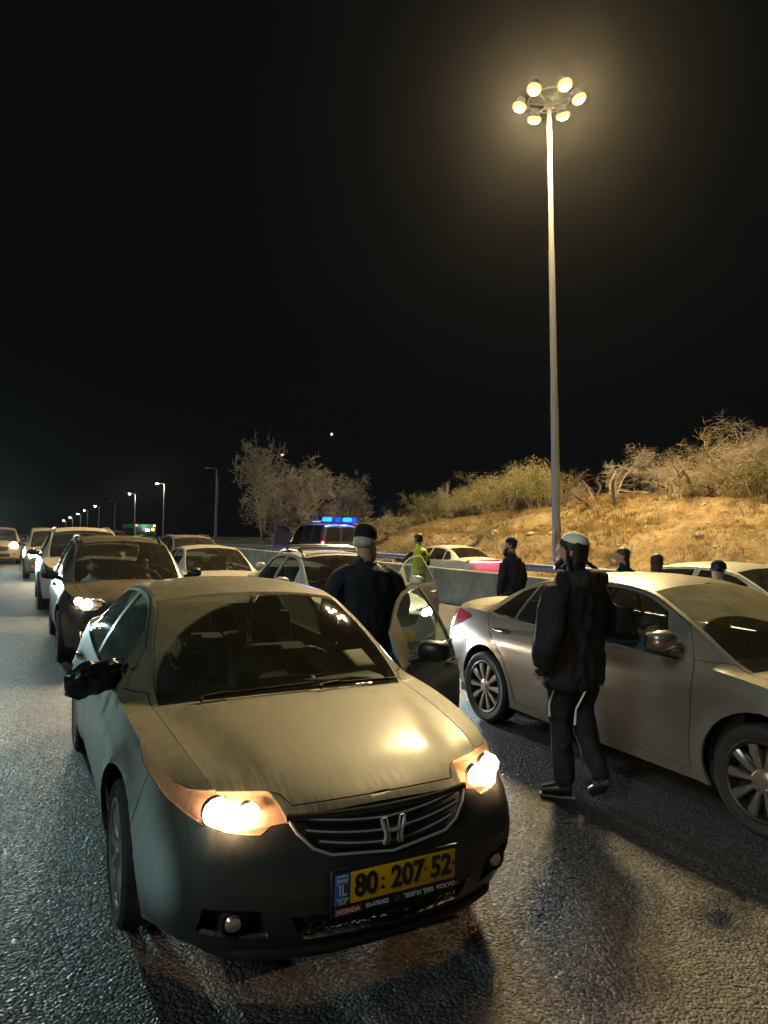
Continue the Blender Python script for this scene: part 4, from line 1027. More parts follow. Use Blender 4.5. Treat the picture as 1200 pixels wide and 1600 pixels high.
SH = [  # column, X, height, kind, width, label
 (1192, 28.0, 3.5, 'bare2', 1.0, 'tall leafless shrub on the ridge at the right edge of the photo'),
 (1165, 27.2, 2.9, 'bare1', 1.1, 'second tall leafless shrub from the right edge of the ridge'),
 (1118, 28.2, 3.1, 'bare3', 1.0, 'wide leafless shrub left of the tall ones at the right end of the ridge'),
 (1072, 27.4, 2.7, 'bare1', 1.0, 'leafless shrub on the ridge above the three heads behind the silver car'),
 (1140, 26.8, 2.6, 'bare3', 1.1, 'tangled leafless shrub in the middle of the right-hand thicket'),
 (1180, 26.6, 2.4, 'bare1', 1.2, 'leafless shrub in front of the tallest ones at the right edge'),
 (1098, 27.0, 2.2, 'bare1', 1.2, 'leafless shrub at the left side of the right-hand thicket'),
 (1040, 28.6, 2.4, 'bare2', .9, 'slim pale leafless shrub right of the umbrella-shaped one'),
 (1190, 25.6, 1.5, 'green', 1.0, 'green bush below the leafless shrubs at the right edge'),
 (1135, 25.9, 1.6, 'bare3', 1.4, 'low tangled bare bush under the leafless shrubs at the right'),
 (1090, 25.4, 1.0, 'sage', 1.3, 'small greyish bush low on the right part of the ridge'),
 (958, 27.6, 2.9, 'umbrella', 1.15, 'bare umbrella-shaped shrub standing out against the black sky'),
 (915, 26.6, 1.9, 'bare3', 1.1, 'low leafless shrub just right of the lamp mast'),
 (880, 26.4, 2.3, 'bare1', 1.0, 'leafless shrub directly right of the mast pole'),
 (846, 27.0, 2.9, 'sage', 1.0, 'tall sage bush directly behind the mast pole'),
 (836, 26.0, 2.2, 'green', .7, 'narrow green bush touching the mast pole on its left'),
 (805, 26.4, 2.9, 'sage', 1.15, 'large sage bush left of the mast pole'),
 (770, 26.2, 2.7, 'sage', 1.1, 'second sage bush left of the mast pole'),
 (736, 25.8, 2.0, 'sage', .9, 'rounded pale bush at the left end of the sage row'),
 (712, 25.2, 1.5, 'sage', 1.2, 'small sage bush between the rounded pale and the green bush'),
 (677, 25.6, 2.3, 'green', .8, 'bright green bush on the left part of the ridge'),
 (694, 26.4, 3.0, 'bare2', .5, 'thin leafless sapling behind the bright green bush'),
 (655, 25.0, 1.7, 'bare1', .9, 'small brown leafless shrub at the left end of the ridge'),
 (614, 25.5, 1.6, 'bare3', .8, 'pale little shrub at the far left foot of the ridge'),
 (648, 18.6, 1.15, 'olive', 1.3, 'round olive bush on the slope behind the person in the vest'),
 (603, 20.6, 1.5, 'olive', 1.5, 'low dark olive bush left on the slope behind the man in the coat'),
 (757, 20.2, .75, 'olive', 1.2, 'small dark bush half way up the slope left of the mast'),
 (962, 19.8, .6, 'green', 1.0, 'tiny green plant on the slope right of the white cap'),
 (905, 21.6, .7, 'bare3', 1.2, 'dry tuft-like shrub on the pale ledge right of the mast'),
 (1030, 22.3, .6, 'bare3', 1.3, 'dry low shrub on the ledge above the dark-haired heads'),
]
for i, (u, X, h, k, w, lb) in enumerate(SH):
    x, y_ = at_px(u, X); shrub(k, x, y_, h, i*1.7, lb, w=w, group='bushes on the dry slope')
# fallen dead branches
for i, (u, X, ln, rz, lb) in enumerate(((925, 25.0, 2.2, .5, 'dark dead branch leaning on the slope right of the mast'), (955, 24.8, 2.6, 2.4, 'long dark fallen branch below the umbrella-shaped shrub'), (1062, 25.2, 2.2, 1.2, 'dark dead trunk leaning below the right-hand shrubs'), (1092, 25.4, 2.0, 4.2, 'crooked dark dead trunk under the wide leafless shrub'))):
    x, y_ = at_px(u, X); V, F, _ = twig_mesh(seed=40+i, height=ln*.6, spread=1.3, nstem=2, depth=1, kids=1, r0=.06)
    o = link_mesh('dead_branch', V, F, M['bark'], None, False); o.location = (x, y_, slope_z(x, y_)); o.rotation_euler = (0, .3, rz); tag(o, lb, 'branch', 'dead branches on the slope')
# trees beyond the opposite road
def tree(u, X, h, seed, label, nst, w=1.0, mat='twig_grey', depth=4, kids=2, lean=0.0, spread=.5):
    x, y_ = at_px(u, X); V, F, tips = twig_mesh(seed=seed, height=h, spread=spread, nstem=nst, depth=depth, kids=kids, r0=h*.014, lean=lean, fine=h*.75, upright=.55, droop=.06)
    r_ = empty('tree', (x, y_, slope_z(x, y_)-.1)); tag(r_, label, 'tree', 'bare trees beyond the police van'); r_.scale = (w, w, 1)
    tr_ = MB(); tr_.tube([(0, 0, -.2), (0, 0, h*.12), (lean*.1, .02, h*.22)], h*.02, 8, rads=[h*.024, h*.018, h*.012]); tr_.build('trunk', M['bark'], r_)
    link_mesh('crown', V, F, M[mat], r_, False)
tree(412, 21.0, 11.0, 31, 'tall bare twiggy tree left of the blue lights', 3, .62, spread=.25)
tree(448, 20.5, 7.6, 32, 'wide bare tree right beside the tall twiggy tree', 4, .85, spread=.7)
tree(492, 21.5, 7.4, 33, 'bare tree above the blue police lights', 3, .8, spread=.5)
tree(542, 27.0, 5.6, 34, 'rounded grey bare tree right of the blue lights', 5, .9, spread=.9)
# ------------------------------------------------------------------ other vehicles
SUV = dict(HONDA); SUV.update(L=4.5, wr=.35, yf=.95, yr=3.55, track=.80, arches=[(.95, .41), (3.55, .41)], crease=(.012, .85), open_door=False, bag_mirror=False, stations=[], step=.07,
    zs={0: .29, .3: .26, .9: .26, 3.2: .27, 4.0: .30, 4.5: .36},
    ws={0: .62, .05: .70, .2: .78, .5: .845, 1.5: .86, 3.3: .86, 4.0: .84, 4.3: .79, 4.5: .66},
    wm={0: .69, .03: .74, .1: .79, .25: .84, .5: .885, .9: .91, 2.4: .915, 3.5: .91, 4.1: .88, 4.4: .82, 4.5: .72},
    zm={0: .55, 1: .68, 3: .70, 4.5: .72},
    zb={0: .79, .1: .86, .2: .89, .3: .91, .6: .955, 1.0: 1.0, 1.4: 1.03, 3.0: 1.08, 4.0: 1.13, 4.5: 1.08},
    wb={0: .62, .05: .68, .15: .72, .3: .775, .6: .82, 1.0: .84, 1.5: .85, 2.4: .85, 3.3: .84, 4: .80, 4.3: .76, 4.5: .66},
    we={0: .55, .1: .60, .5: .665, 1.0: .705, 1.15: .73, 1.5: .70, 1.9: .645, 2.1: .63, 2.5: .62, 3.3: .615, 4.0: .60, 4.3: .60, 4.5: .56},
    zc={0: .84, .03: .875, .09: .905, .35: .975, .7: 1.02, .95: 1.05, 1.04: 1.065, 1.15: 1.13, 1.5: 1.36, 1.8: 1.53, 1.95: 1.59, 2.2: 1.64, 2.6: 1.66, 3.4: 1.655, 3.9: 1.61, 4.1: 1.55, 4.3: 1.36, 4.45: 1.18, 4.5: 1.12},
    crown={0: .045, 1.0: .045, 2: .06, 4.0: .06, 4.5: .04},
    bow={0: .30, .5: .26, 1.1: .18, 2: .09, 2.8: 0, 3.5: -.05, 4.5: -.16},
    flean={.26: .07, .4: .01, .55: 0, .7: .02, .85: .07, .95: .09}, rlean={.3: .03, .6: 0, 1.1: .03},
    y_cowl=1.04, y_roof=1.93, y_rear_top=4.06, y_rear_bot=4.42, y_hood=.06, y_back=3.9, ridge=(.014, .34, .58, .10, 1.04), rb_top=.82,
    hood_front=[(0, .05), (.38, .055), (.45, .12), (.60, .13)],
    windows=[('front_window', 1.56, 1.66, 2.42, 2.40), ('rear_side_window', 2.50, 2.49, 3.30, 3.28), ('quarter_window', 3.38, 3.36, 3.95, 3.80)],
    doors=[('front_door', [(1.40, 'sill'), (1.37, .7), (1.38, .90), (1.42, 'belt'), (1.52, 'roof'), (1.7, 'roof'), (1.9, 'roof'), (2.1, 'roof'), (2.44, 'roof'), (2.46, 'belt'), (2.47, 'sill')]),
           ('rear_door', [(2.475, 'sill'), (2.465, 'belt'), (2.445, 'roof'), (2.8, 'roof'), (3.1, 'roof'), (3.32, 'roof'), (3.36, 'belt'), (3.34, .9), (3.16, .6), (3.12, 'sill')])],
    handles=[('front_door', 2.32, .93), ('rear_door', 3.20, .95)], belt_trim=[('front_door', 1.50, 2.44, 0), ('rear_door', 2.48, 3.34, 0)],
    trims=[('headlight', 'corner_f', [(.40, .10, .83), (.43, .15, 1.2), (.885, .70, 1.2), (.885, .66, .93), (.80, .40, .80), (.66, .20, .75), (.50, .10, .75)], (0, 3), lambda c: c.y < .9),
           ('headlight', 'top', [(.40, -.1), (.41, .15), (.45, .22), (.60, .30), (.72, .38), (.78, .46), (.95, .46), (.95, -.1)], (1, 2), None),
           ('fog_light', 'front', [(.55, .50), (.68, .51), (.68, .43), (.55, .42)], (3, 0), lambda c: c.y < .5),
           ('tail_light', 'corner_r', [(.55, 4.4, 1.05), (.80, 4.2, 1.12), (.88, 3.95, 1.08), (.88, 4.0, .93), (.80, 4.25, .86), (.55, 4.4, .86)], (0, 1, 2, 4), lambda c: c.y > 3.8),
           ('grille_hole', 'front', [(-.02, .82), (.40, .80), (.34, .62), (-.02, .60)], (3, 2), None), ('intake', 'front', [(-.02, .50), (.45, .50), (.42, .36), (-.02, .36)], (3,), None)],
    drop=(), dark_glass=('quarter_window',), wheel='silver10', mirror=(1.50, 1.07, M['black_plastic']), seat_mat=M['seat'])
def mats_for(p, **kw):
    d = dict(paint=p, glass=M['glass'], rear_window=M['glass_dark'], headlight=M['lens'], fog_light=M['lens'], tail_light=M['red_lens'], tail_light_inner=M['red_lens'], grille_hole=M['black_plastic'], intake=M['black_plastic'], handle=p); d.update(kw); return d
def lamps_on(root, s, made, mat, power, col, pts, rad=.05, ang=110, fog=None, beam=True):
    for i, sx in ((0, 1), (1, -1)):
        for x, z in pts:
            y = s.front_y(x, z)+.03; e = MB(); e.lathe([(0, -.02), (rad*.6, -.015), (rad, 0), (rad*.8, .03)], 14, 'y', (sx*x, y, z), cap=False); e.build('bulb', mat, made['headlight'][i])
        if fog:
            x, z = fog; y = s.front_y(x, z)+.005; e = MB(); e.lathe([(0, -.012), (.035, 0), (.03, .02)], 12, 'y', (sx*x, y, z), cap=False); e.build('bulb', M['hl_soft'], made['fog_light'][i])
        if beam: spot('headlight_beam', root, (sx*pts[0][0], s.front_y(*pts[0])-.05, pts[0][1]), (sx*.04, -1, -.045), power, col, ang, .75)
def roof_rails(root, s, mat, z=.05, y0=2.0, y1=3.9, cross=None, x=.56):
    for sx in (1, -1):
        b = MB(); pts = []
        for i, yy in enumerate(np.linspace(y0, y1, 9)):
            zz = s.zc(yy)-s.crown(yy)*(x/s.we(yy))**2.3; pts.append((sx*x, yy, zz+(z if 0 < i < 8 else .0)))
        b.tube(pts, .016, 8, flat=1.2); b.build('roof_rail', mat, root)
    for yy in cross or ():
        b = MB(); zz = s.zc(yy)+.055; b.tube([(-x-.04, yy, zz-.04), (-x+.02, yy, zz), (0, yy, zz+.006), (x-.02, yy, zz), (x+.04, yy, zz-.04)], .02, 8, flat=1.6); b.build('roof_bar', mat, root)
def simple_plate(root, s, z=.52, mat=None):
    b = MB(); b.box((0, s.front_y(0, z)-.012, z), (.52, .012, .11), bev=.002); b.build('licence_plate', mat or M['plate_yellow'], root)
# dark SUV right behind the near sedan
M['suv_paint'] = paint('dark_bronze_paint', (.055, .046, .046), (.20, .155, .09), top=.65, side=.14, metal=.5, rough=.3, low=.2)
sd = dict(SUV); sd['mats'] = mats_for(M['suv_paint'], fog_light_inner=M['refl'])
suv, ss, sm = build_car(sd, (1.34, 9.15, 0), 0, 'dark bronze SUV with black roof rails and lit headlights, two people inside', 'car', name='suv')
lamps_on(suv, ss, sm, M['hl_warm'], 90, (1, .80, .60), ((.60, .84), (.70, .86)), fog=(.615, .465)); roof_rails(suv, ss, M['black_plastic']); simple_plate(suv, ss)
# white van-like car behind it
M['white_paint'] = paint('dusty_white_paint', (.55, .53, .48), (.36, .29, .17), top=.6, side=.15, metal=0, rough=.35, low=.2)
sd = dict(SUV); sd['mats'] = mats_for(M['white_paint']); sd['L'] = 4.5
van, vs_, vm = build_car(sd, (1.28, 15.6, 0), 0, 'tall dusty white minivan behind the dark SUV', 'van', name='minivan'); van.scale = (1.06, 1.12, 1.08)
lamps_on(van, vs_, vm, M['hl_warm'], 40, (1, .85, .66), ((.60, .84),)); roof_rails(van, vs_, M['white_paint'], z=.03)
# pale van further back, headlights on
M['tan_paint'] = paint('dusty_beige_paint', (.40, .33, .28), (.36, .29, .17), top=.6, side=.2, metal=.2, rough=.4)
sd = dict(SUV); sd['mats'] = mats_for(M['tan_paint'])
tvan, ts, tm = build_car(sd, (.95, 25.6, 0), 0, 'beige van with one bright headlight behind the white minivan', 'van', name='minivan'); tvan.scale = (1.0, 1.1, 1.05)
lamps_on(tvan, ts, tm, M['hl_warm'], 60, (1, .78, .55), ((.60, .84),), rad=.17)
# white car with roof bars and open door
M['white_paint2'] = paint('white_paint', (.60, .58, .54), (.40, .34, .22), top=.45, side=.12, metal=0, rough=.3, low=.15)
WAG = dict(HONDA); WAG.update(open_door=True, bag_mirror=False, step=.06); WAG['mats'] = mats_for(M['white_paint2'], windscreen=glass('clear_windscreen', tint=(.8, .9, .92), dust=.05), grille_hole=M['black_plastic']); WAG['drop'] = ()
WAG['mats']['fog_pocket'] = M['black_plastic']; WAG['mirror'] = (1.60, .97, M['white_paint2']); WAG['belt_trim'] = []; WAG['seat_mat'] = M['seat']; WAG['wheel'] = 'mach10'
WAG['crown'] = {0: .045, 1.0: .045, 2: .055, 2.6: .05, 4.73: .05}
wag, ws_, wgm = build_car(WAG, (4.25, 7.75, 0), 0, 'white car with silver roof bars and driver door open, behind the suited person', 'car', name='sedan'); wag.scale = (1, .96, 1.03)
lamps_on(wag, ws_, wgm, M['hl_cool'], 200, (.78, .96, 1.0), ((.55, .70), (.64, .715)), ang=100)
roof_rails(wag, ws_, M['silver_rim'], z=.06, y0=2.0, y1=3.2, cross=(2.15, 2.75), x=.53); simple_plate(wag, ws_, .46)
swing(wgm['front_door'][0], ws_, 1.46, .90, -58)
# white sedan behind it
WS = dict(HONDA); WS.update(open_door=False, bag_mirror=False, drop=(), step=.07); WS['mats'] = mats_for(M['white_paint'], fog_pocket=M['black_plastic'], windscreen=M['glass']); WS['mirror'] = (1.60, .95, M['white_paint']); WS['belt_trim'] = []
wsd, wss, wsm = build_car(WS, (3.72, 13.3, 0), 0, 'cream white sedan with two people inside, left of the car with roof bars', 'car', name='sedan')
lamps_on(wsd, wss, wsm, M['hl_warm'], 60, (1, .88, .7), ((.62, .71),))
# darker boxy car behind the white sedan
M['grey_paint'] = paint('dark_grey_paint', (.08, .085, .085), (.30, .27, .18), top=.55, side=.15, metal=.5, rough=.35)
sd = dict(SUV); sd['mats'] = mats_for(M['grey_paint'])
gcar, gs, gm = build_car(sd, (5.0, 21.3, 0), 0, 'dark grey SUV behind the cream sedan', 'car', name='suv'); gcar.scale = (1, 1, .96); roof_rails(gcar, gs, M['silver_rim'])
lamps_on(gcar, gs, gm, M['hl_cool'], 30, (.85, .95, 1), ((.60, .84),), beam=False)
# light sedan between the silver car and the barrier
M['mint_paint'] = paint('pale_green_white_paint', (.50, .52, .42), (.42, .37, .22), top=.5, side=.1, metal=.1, rough=.3)
LS = dict(CAMRY); LS['mats'] = mats_for(M['mint_paint'], windscreen=M['glass']); LS['step'] = .07; LS['belt_trim'] = []; LS['mirror'] = (1.66, 1.0, M['mint_paint'])
lsed, ls_, lm_ = build_car(LS, (8.2, 3.3, 0), 0, 'pale greenish white sedan beyond the silver car, next to the barrier', 'car', name='sedan')
# low white car with a full-width red light bar, on the opposite road
M['lightbar_red'] = emit('red_light_bar', (1.0, .03, .16), 1.6); M['lightbar_core'] = emit('red_light_core', (1.0, .30, .42), 12)
CR = dict(CAMRY); CR['trims'] = [t for t in CAMRY['trims'] if t[0] == 'headlight']+[('light_bar', 'front', [(-.02, 1.06), (.80, 1.06), (.80, .965), (-.02, .965)], (4, 0, 1, 2), lambda c: c.y > 4.55)]
CR['mats'] = mats_for(M['white_paint'], light_bar=M['red_lens'], light_bar_inner=M['lightbar_red'], windscreen=M['glass_dark'], glass=M['glass_dark']); CR['step'] = .08; CR['belt_trim'] = []
crs, crs_, crm = build_car(CR, (12.2, 21.4, 0), math.pi, 'white car with a glowing full-width red light bar beyond the barrier', 'car', name='sedan'); crs.scale = (1, 1, .97)
b = MB(); b.tube([(x, 2*crs_.L-4.92-(crs_.L-crs_.warp(x, crs_.L, .9))+.012-(crs_.L-4.92)*0 if False else crs_.warp(x, crs_.L, .99)+.012, .995) for x in np.linspace(-.66, .66, 15)], .012, 6); b.build('light_strip', M['lightbar_core'], crm['light_bar'][0])
for sx in (-.4, 0, .4): point('tail_glow', crs, (sx, crs_.L+.14, .98), 3.0, (1, .08, .2), .08)
# police van with blue lights
PV = dict(SUV); PV.update(van_back=True, L=4.5, step=.08)
PV['zc'] = {0: .84, .03: .875, .09: .905, .35: .975, .7: 1.03, .85: 1.06, .95: 1.12, 1.4: 1.50, 1.7: 1.72, 1.9: 1.80, 2.2: 1.84, 3.4: 1.85, 4.3: 1.83, 4.45: 1.80, 4.5: 1.76}; PV['crown'] = {0: .045, 1: .05, 4.5: .06}
PV['we'] = {0: .55, .1: .60, .5: .665, .9: .72, 1.4: .71, 1.9: .67, 4.3: .66, 4.5: .64}; PV['y_cowl'] = .92; PV['y_roof'] = 1.85
PV['bow'] = {0: .30, .5: .26, 1.1: .16, 2: .07, 2.8: 0, 3.9: 0, 4.5: -.06}
PV['wb'] = {**SUV['wb'], 4: .83, 4.3: .82, 4.5: .78}; PV['wm'] = {**SUV['wm'], 4.1: .91, 4.4: .90, 4.5: .86}; PV['ws'] = {**SUV['ws'], 4.0: .86, 4.3: .85, 4.5: .82}; PV['zb'] = {**SUV['zb'], 4.5: 1.10}; PV['rlean'] = {.3: .0, 1.2: .01, 1.8: .05}
PV['windows'] = [('front_window', 1.50, 1.62, 2.42, 2.40), ('rear_side_window', 2.50, 2.49, 3.40, 3.40), ('quarter_window', 3.50, 3.50, 4.30, 4.26)]
PV['dark_glass'] = ('quarter_window', 'rear_side_window', 'front_window', 'back_door_window')
PV['trims'] = [t for t in SUV['trims'] if t[0] in ('headlight', 'grille_hole', 'fog_light', 'intake')]+[('back_door_window', 'front', [(.03, 1.18), (.62, 1.18), (.58, 1.68), (.03, 1.70)], (4,), None), ('tail_light', 'front', [(.68, 1.25), (.95, 1.25), (.95, .95), (.68, .95)], (4, 0), lambda c: c.y > 4.3)]
M['police_paint'] = paint('police_white_paint', (.05, .055, .075), (.16, .15, .13), top=.3, side=.1, metal=.3, rough=.3)
PV['mats'] = mats_for(M['police_paint'], windscreen=M['glass_dark']); PV['belt_trim'] = []
pvan, pvs, pvm = build_car(PV, (12.3, 33.0, 0), math.pi, 'police van with blue roof lights and an open front door on the opposite road', 'van', name='police_van'); pvan.scale = (1.12, 1.2, 1.16)
swing(pvm['front_door'][0], pvs, 1.40, .90, -62)
M['blue_lamp'] = emit('blue_flasher', (.001, .010, 1.0), 12); M['blue_core'] = emit('blue_flasher_core', (.003, .050, 1.0), 13)
bl = MB(); bl.box((0, 4.15, 1.90), (1.34, .22, .05), bev=.015); lb = bl.build('light_bar_base', M['black_plastic'], pvan)
for x, w, mt in ((-.42, .34, 'blue_core'), (.44, .34, 'blue_core'), (-.70, .14, 'blue_lamp'), (.0, .16, 'blue_lamp')):
    b = MB(); b.box((x, 4.16, 2.00), (w, .20, .16), bev=.05); b.build('blue_light', M[mt], lb)
for x in (-.45, .45): point('blue_flash', pvan, (x, 4.2, 2.25), 380, (.03, .16, 1.0), .06)
b = MB(); b.box((0, 2.3, 1.93), (1.1, 1.2, .03), bev=.01); b.build('roof_rack', M['silver_rim'], pvan)
b = MB(); b.lathe([(0, -.01), (.05, -.008), (.06, .01)], 12, 'y', (.78, 4.52, 1.12), cap=False); tl2 = b.build('brake_light', emit('brake_red', (1, .05, .10), 18), pvan)
# queue further back
def far_copy(src, x, y_, rz, label, scale=None, lights=False):
    c = src.copy(); COL.objects.link(c); c.location = (x, y_, road_z(y_)); c.rotation_euler = (0, 0, rz); c['label'] = label
    if scale: c.scale = scale
    for ch in src.children:
        if ch.type == 'LIGHT' and not lights or ch.name.startswith(('seat', 'rear_seat', 'steering', 'dashboard', 'rear_view')): continue
        n = ch.copy(); COL.objects.link(n); n.parent = c
        for g in ch.children:
            if g.type == 'LIGHT': continue
            k = g.copy(); COL.objects.link(k); k.parent = n
    return c
GQ = 'cars queueing in the distance'
for src, x, y_, lb in ((tvan, -.95, 36.5, 'far beige van with glaring headlights at the left edge of the queue'), (wsd, -3.6, 43, 'distant white sedan with lit headlights, leftmost in the far queue'), (van, 1.2, 48, 'distant white minivan straight behind the beige van'), (suv, -1.6, 60, 'distant dark SUV with headlights on, far back in the queue'), (wsd, 4.4, 31, 'white sedan far behind the dark grey SUV'), (suv, 5.0, 44, 'dark SUV far back in the second lane'), (tvan, -4.5, 76, 'farthest beige van whose headlights glow at the left edge'), (wsd, .5, 84, 'farthest white sedan in the queue with headlights on')):
    c = far_copy(src, x, y_, 0, lb); c['group'] = GQ; c['category'] = 'car'
spot('headlight_beam', tvan, (-1.9+.6, 10.4, .85), (.02, -1, -.025), 2600, (1, .78, .55), 60, .7)
spot('headlight_beam', tvan, (-4.5, 15.6, .75), (.07, -1, -.02), 12000, (.66, 1, .98), 45, .7)
# green bus on the opposite road
bus = empty('bus', (13.2, 88, road_z(88))); tag(bus, 'green bus seen from behind far down the opposite road', 'bus')
M['bus_green'] = plain('bus_green', (.03, .28, .10), .35, 0, .1, 3, coat=.4)
b = MB(); b.box((0, 6, 1.75), (2.5, 12, 2.9), bev=.12); b.build('body', M['bus_green'], bus)
b = MB(); b.box((0, -.02, 2.35), (2.1, .06, .9), bev=.03); b.build('rear_window', M['dark_trim'], bus)
for sx in (-1, 1):
    b = MB(); b.box((sx*1.255, 6, 2.25), (.03, 11, .9)); b.build('side_window', M['dark_trim'], bus, smooth=False, auto=None)
    b = MB(); b.box((sx*1.05, -.03, 3.02), (.22, .06, .12)); b.build('marker_light', emit('bus_marker_%d' % sx, (1, .35 if sx > 0 else .05, .06), 14), bus, smooth=False, auto=None)
    for yy in (2.4, 9): make_wheel(bus, (sx*1.05, yy, .5), .5, .30, sx, 'dark8')
b = MB(); b.box((.25, -.05, 2.45), (.5, .02, .3)); b.build('destination_sign', emit('bus_sign', (.6, .8, 1), 4), bus, smooth=False, auto=None)
b = MB(); b.box((.85, -.05, 2.55), (.3, .02, .3)); b.build('rear_lamp', emit('bus_amber', (1, .55, .05), 10), bus, smooth=False, auto=None)
b = MB(); b.box((0, -.04, 1.3), (2.2, .03, .04)); b.build('bumper_strip', M['dark_trim'], bus, smooth=False, auto=None)
point('bus_light', bus, (0, -1.2, 2.8), 60, (.7, .9, 1), .2)
# ------------------------------------------------------------------ people
def ell_rings(rows, n=18):
    """rows: (cx, cy, cz, rx, ry[, squareness])"""
    out = []
    for row in rows:
        cx, cy_, cz, rx, ry = row[:5]
        out.append([(cx+rx*math.cos(a), cy_+ry*math.sin(a), cz) for a in np.linspace(0, 2*math.pi, n+1)[:-1]])
    return out
class Body:
    def __init__(s): s.mb = MB(); s.keys = []
    def torso(s, rows, mi):
        s.mb.loft(ell_rings(rows))
        for r in rows: s.keys.append((Vector(r[:3]), min(r[3], r[4])*.9, mi)); s.keys.append((Vector((r[0]-r[3]*.6, r[1], r[2])), r[4]*.9, mi)); s.keys.append((Vector((r[0]+r[3]*.6, r[1], r[2])), r[4]*.9, mi))
    def limb(s, pts, rads, mi, flat=1.0, n=12):
        P_ = [Vector(p) for p in pts]; PP, RR_ = [], []
        for i in range(len(P_)-1):
            for t in (0, .33, .66): PP.append(P_[i].lerp(P_[i+1], t)); RR_.append(rads[i]+(rads[i+1]-rads[i])*t)
        PP.append(P_[-1]); RR_.append(rads[-1])
        s.mb.tube(PP, 0, n, rads=RR_, flat=flat)
        for p, r in zip(PP, RR_): s.keys.append((p, r, mi))
    def ball(s, c, r, mi, n=12):
        rx, ry, rz = r; rows = [(c[0], c[1], c[2]+rz*math.sin(t), max(.002, rx*math.cos(t)), max(.002, ry*math.cos(t))) for t in np.linspace(-1.5, 1.5, 9)]
        s.mb.loft(ell_rings(rows, n)); s.keys.append((Vector(c), min(r), mi))
    def hand(s, w, d, mi, curl=.5, side=1):
        """wrist point, forearm direction; palm, four fingers and a thumb"""
        w = Vector(w); d = Vector(d).normalized(); f = Vector((0, 1, 0)); f = (f-d*f.dot(d)).normalized(); x = d.cross(f)*side
        s.limb([w, w+d*.03, w+d*.08], [.024, .030, .030], mi, n=10)
        for k, (o, ln) in enumerate(((-.026, .062), (-.009, .072), (.009, .068), (.025, .052))):
            a = w+d*.075+f*-o; b_ = a+(d*.8+x*-.35*curl).normalized()*ln*.5; c = b_+(d*.45+x*-.9*curl).normalized()*ln*.5
            s.limb([a, b_, c], [.0095, .009, .0075], mi, n=7)
        a = w+d*.03+f*.026; s.limb([a, a+(d*.6+f*.7).normalized()*.035, a+(d*.95+f*.4).normalized()*.065], [.011, .010, .008], mi, n=7)
    def finish(s, name, mats, parent, vox=.014, fold=.006, fscale=9.0, smooth=3, foldmats=()):
        o = link_mesh(name, s.mb.v, s.mb.f, None, parent, True)
        m = o.modifiers.new('r', 'REMESH'); m.mode = 'VOXEL'; m.voxel_size = vox; m.adaptivity = 0
        m2 = o.modifiers.new('s', 'SMOOTH'); m2.iterations = smooth; m2.factor = .5
        bpy.context.view_layer.update()
        me = bpy.data.meshes.new_from_object(o.evaluated_get(bpy.context.evaluated_depsgraph_get())); o.modifiers.clear(); o.data = me
        kp = np.array([k[0] for k in s.keys]); kr = np.array([k[1] for k in s.keys]); km = np.array([k[2] for k in s.keys])
        co = np.empty(len(me.vertices)*3); me.vertices.foreach_get('co', co); co = co.reshape(-1, 3); nn = np.empty(len(me.vertices)*3); me.vertices.foreach_get('normal', nn); nn = nn.reshape(-1, 3)
        idx = np.concatenate([np.argmin(np.linalg.norm(c[:, None]-kp[None], axis=2)-kr[None], axis=1) for c in np.array_split(co, max(1, len(co)//4000))]); vm = km[idx]
        if fold:
            for i in range(len(co)):
                if vm[i] in foldmats:
                    p = co[i]; a = mnoise.noise((p[0]*fscale, p[1]*fscale, p[2]*fscale*.55))+.5*mnoise.noise((p[0]*fscale*2.3+4, p[1]*fscale*2.3, p[2]*fscale*1.4))
                    co[i] += nn[i]*fold*(1-abs(a)*2.4)
            me.vertices.foreach_set('co', co.ravel())
        for mt in mats: me.materials.append(mt)
        fm = [int(np.bincount(vm[list(p.vertices)]).argmax()) for p in me.polygons]; me.polygons.foreach_set('material_index', fm); me.polygons.foreach_set('use_smooth', [True]*len(me.polygons)); me.update()
        return o
def cloth(name, col, rough=.85, sc=9): return plain(name, col, rough, 0, .25, sc, .35, 350)
M['skin'] = plain('skin', (.42, .25, .17), .5, 0, .12, 14)
M['black_jacket'] = cloth('black_jacket_cloth', (.010, .010, .011)); M['black_trousers'] = cloth('dark_trousers_cloth', (.013, .013, .015)); M['suit'] = cloth('dark_suit_cloth', (.013, .013, .018))
M['white_cloth'] = cloth('white_shirt_cloth', (.62, .61, .58)); M['hair_black'] = plain('black_hair', (.012, .010, .009), .5, 0, .3, 40, .6, 120); M['hair_brown'] = plain('brown_hair', (.045, .022, .012), .45, 0, .3, 40, .6, 120)
M['hair_grey'] = plain('grey_hair', (.50, .47, .43), .7, 0, .25, 40, .6, 120); M['hair_white'] = plain('white_beard_hair', (.80, .78, .74), .8, 0, .15, 40, .6, 120)
M['cap_white'] = plain('white_knitted_cap', (.84, .79, .66), .9, 0, .08, 30, .8, 130); M['cap_black'] = plain('black_velvet_cap', (.006, .006, .008), .9); M['shoe'] = plain('black_shoe_leather', (.015, .015, .016), .35, 0, .2, 20)
M['sole'] = plain('pale_sole', (.30, .29, .27), .7); M['string'] = plain('white_string', (.75, .72, .65), .8); M['vest'] = plain('reflective_vest', (.80, .98, .06), .6, 0, .08, 6, .2, 60); M['silver_band'] = plain('silver_band', (.55, .56, .55), .35, .2)
M['denim_blue'] = cloth('blue_cloth', (.10, .20, .42))
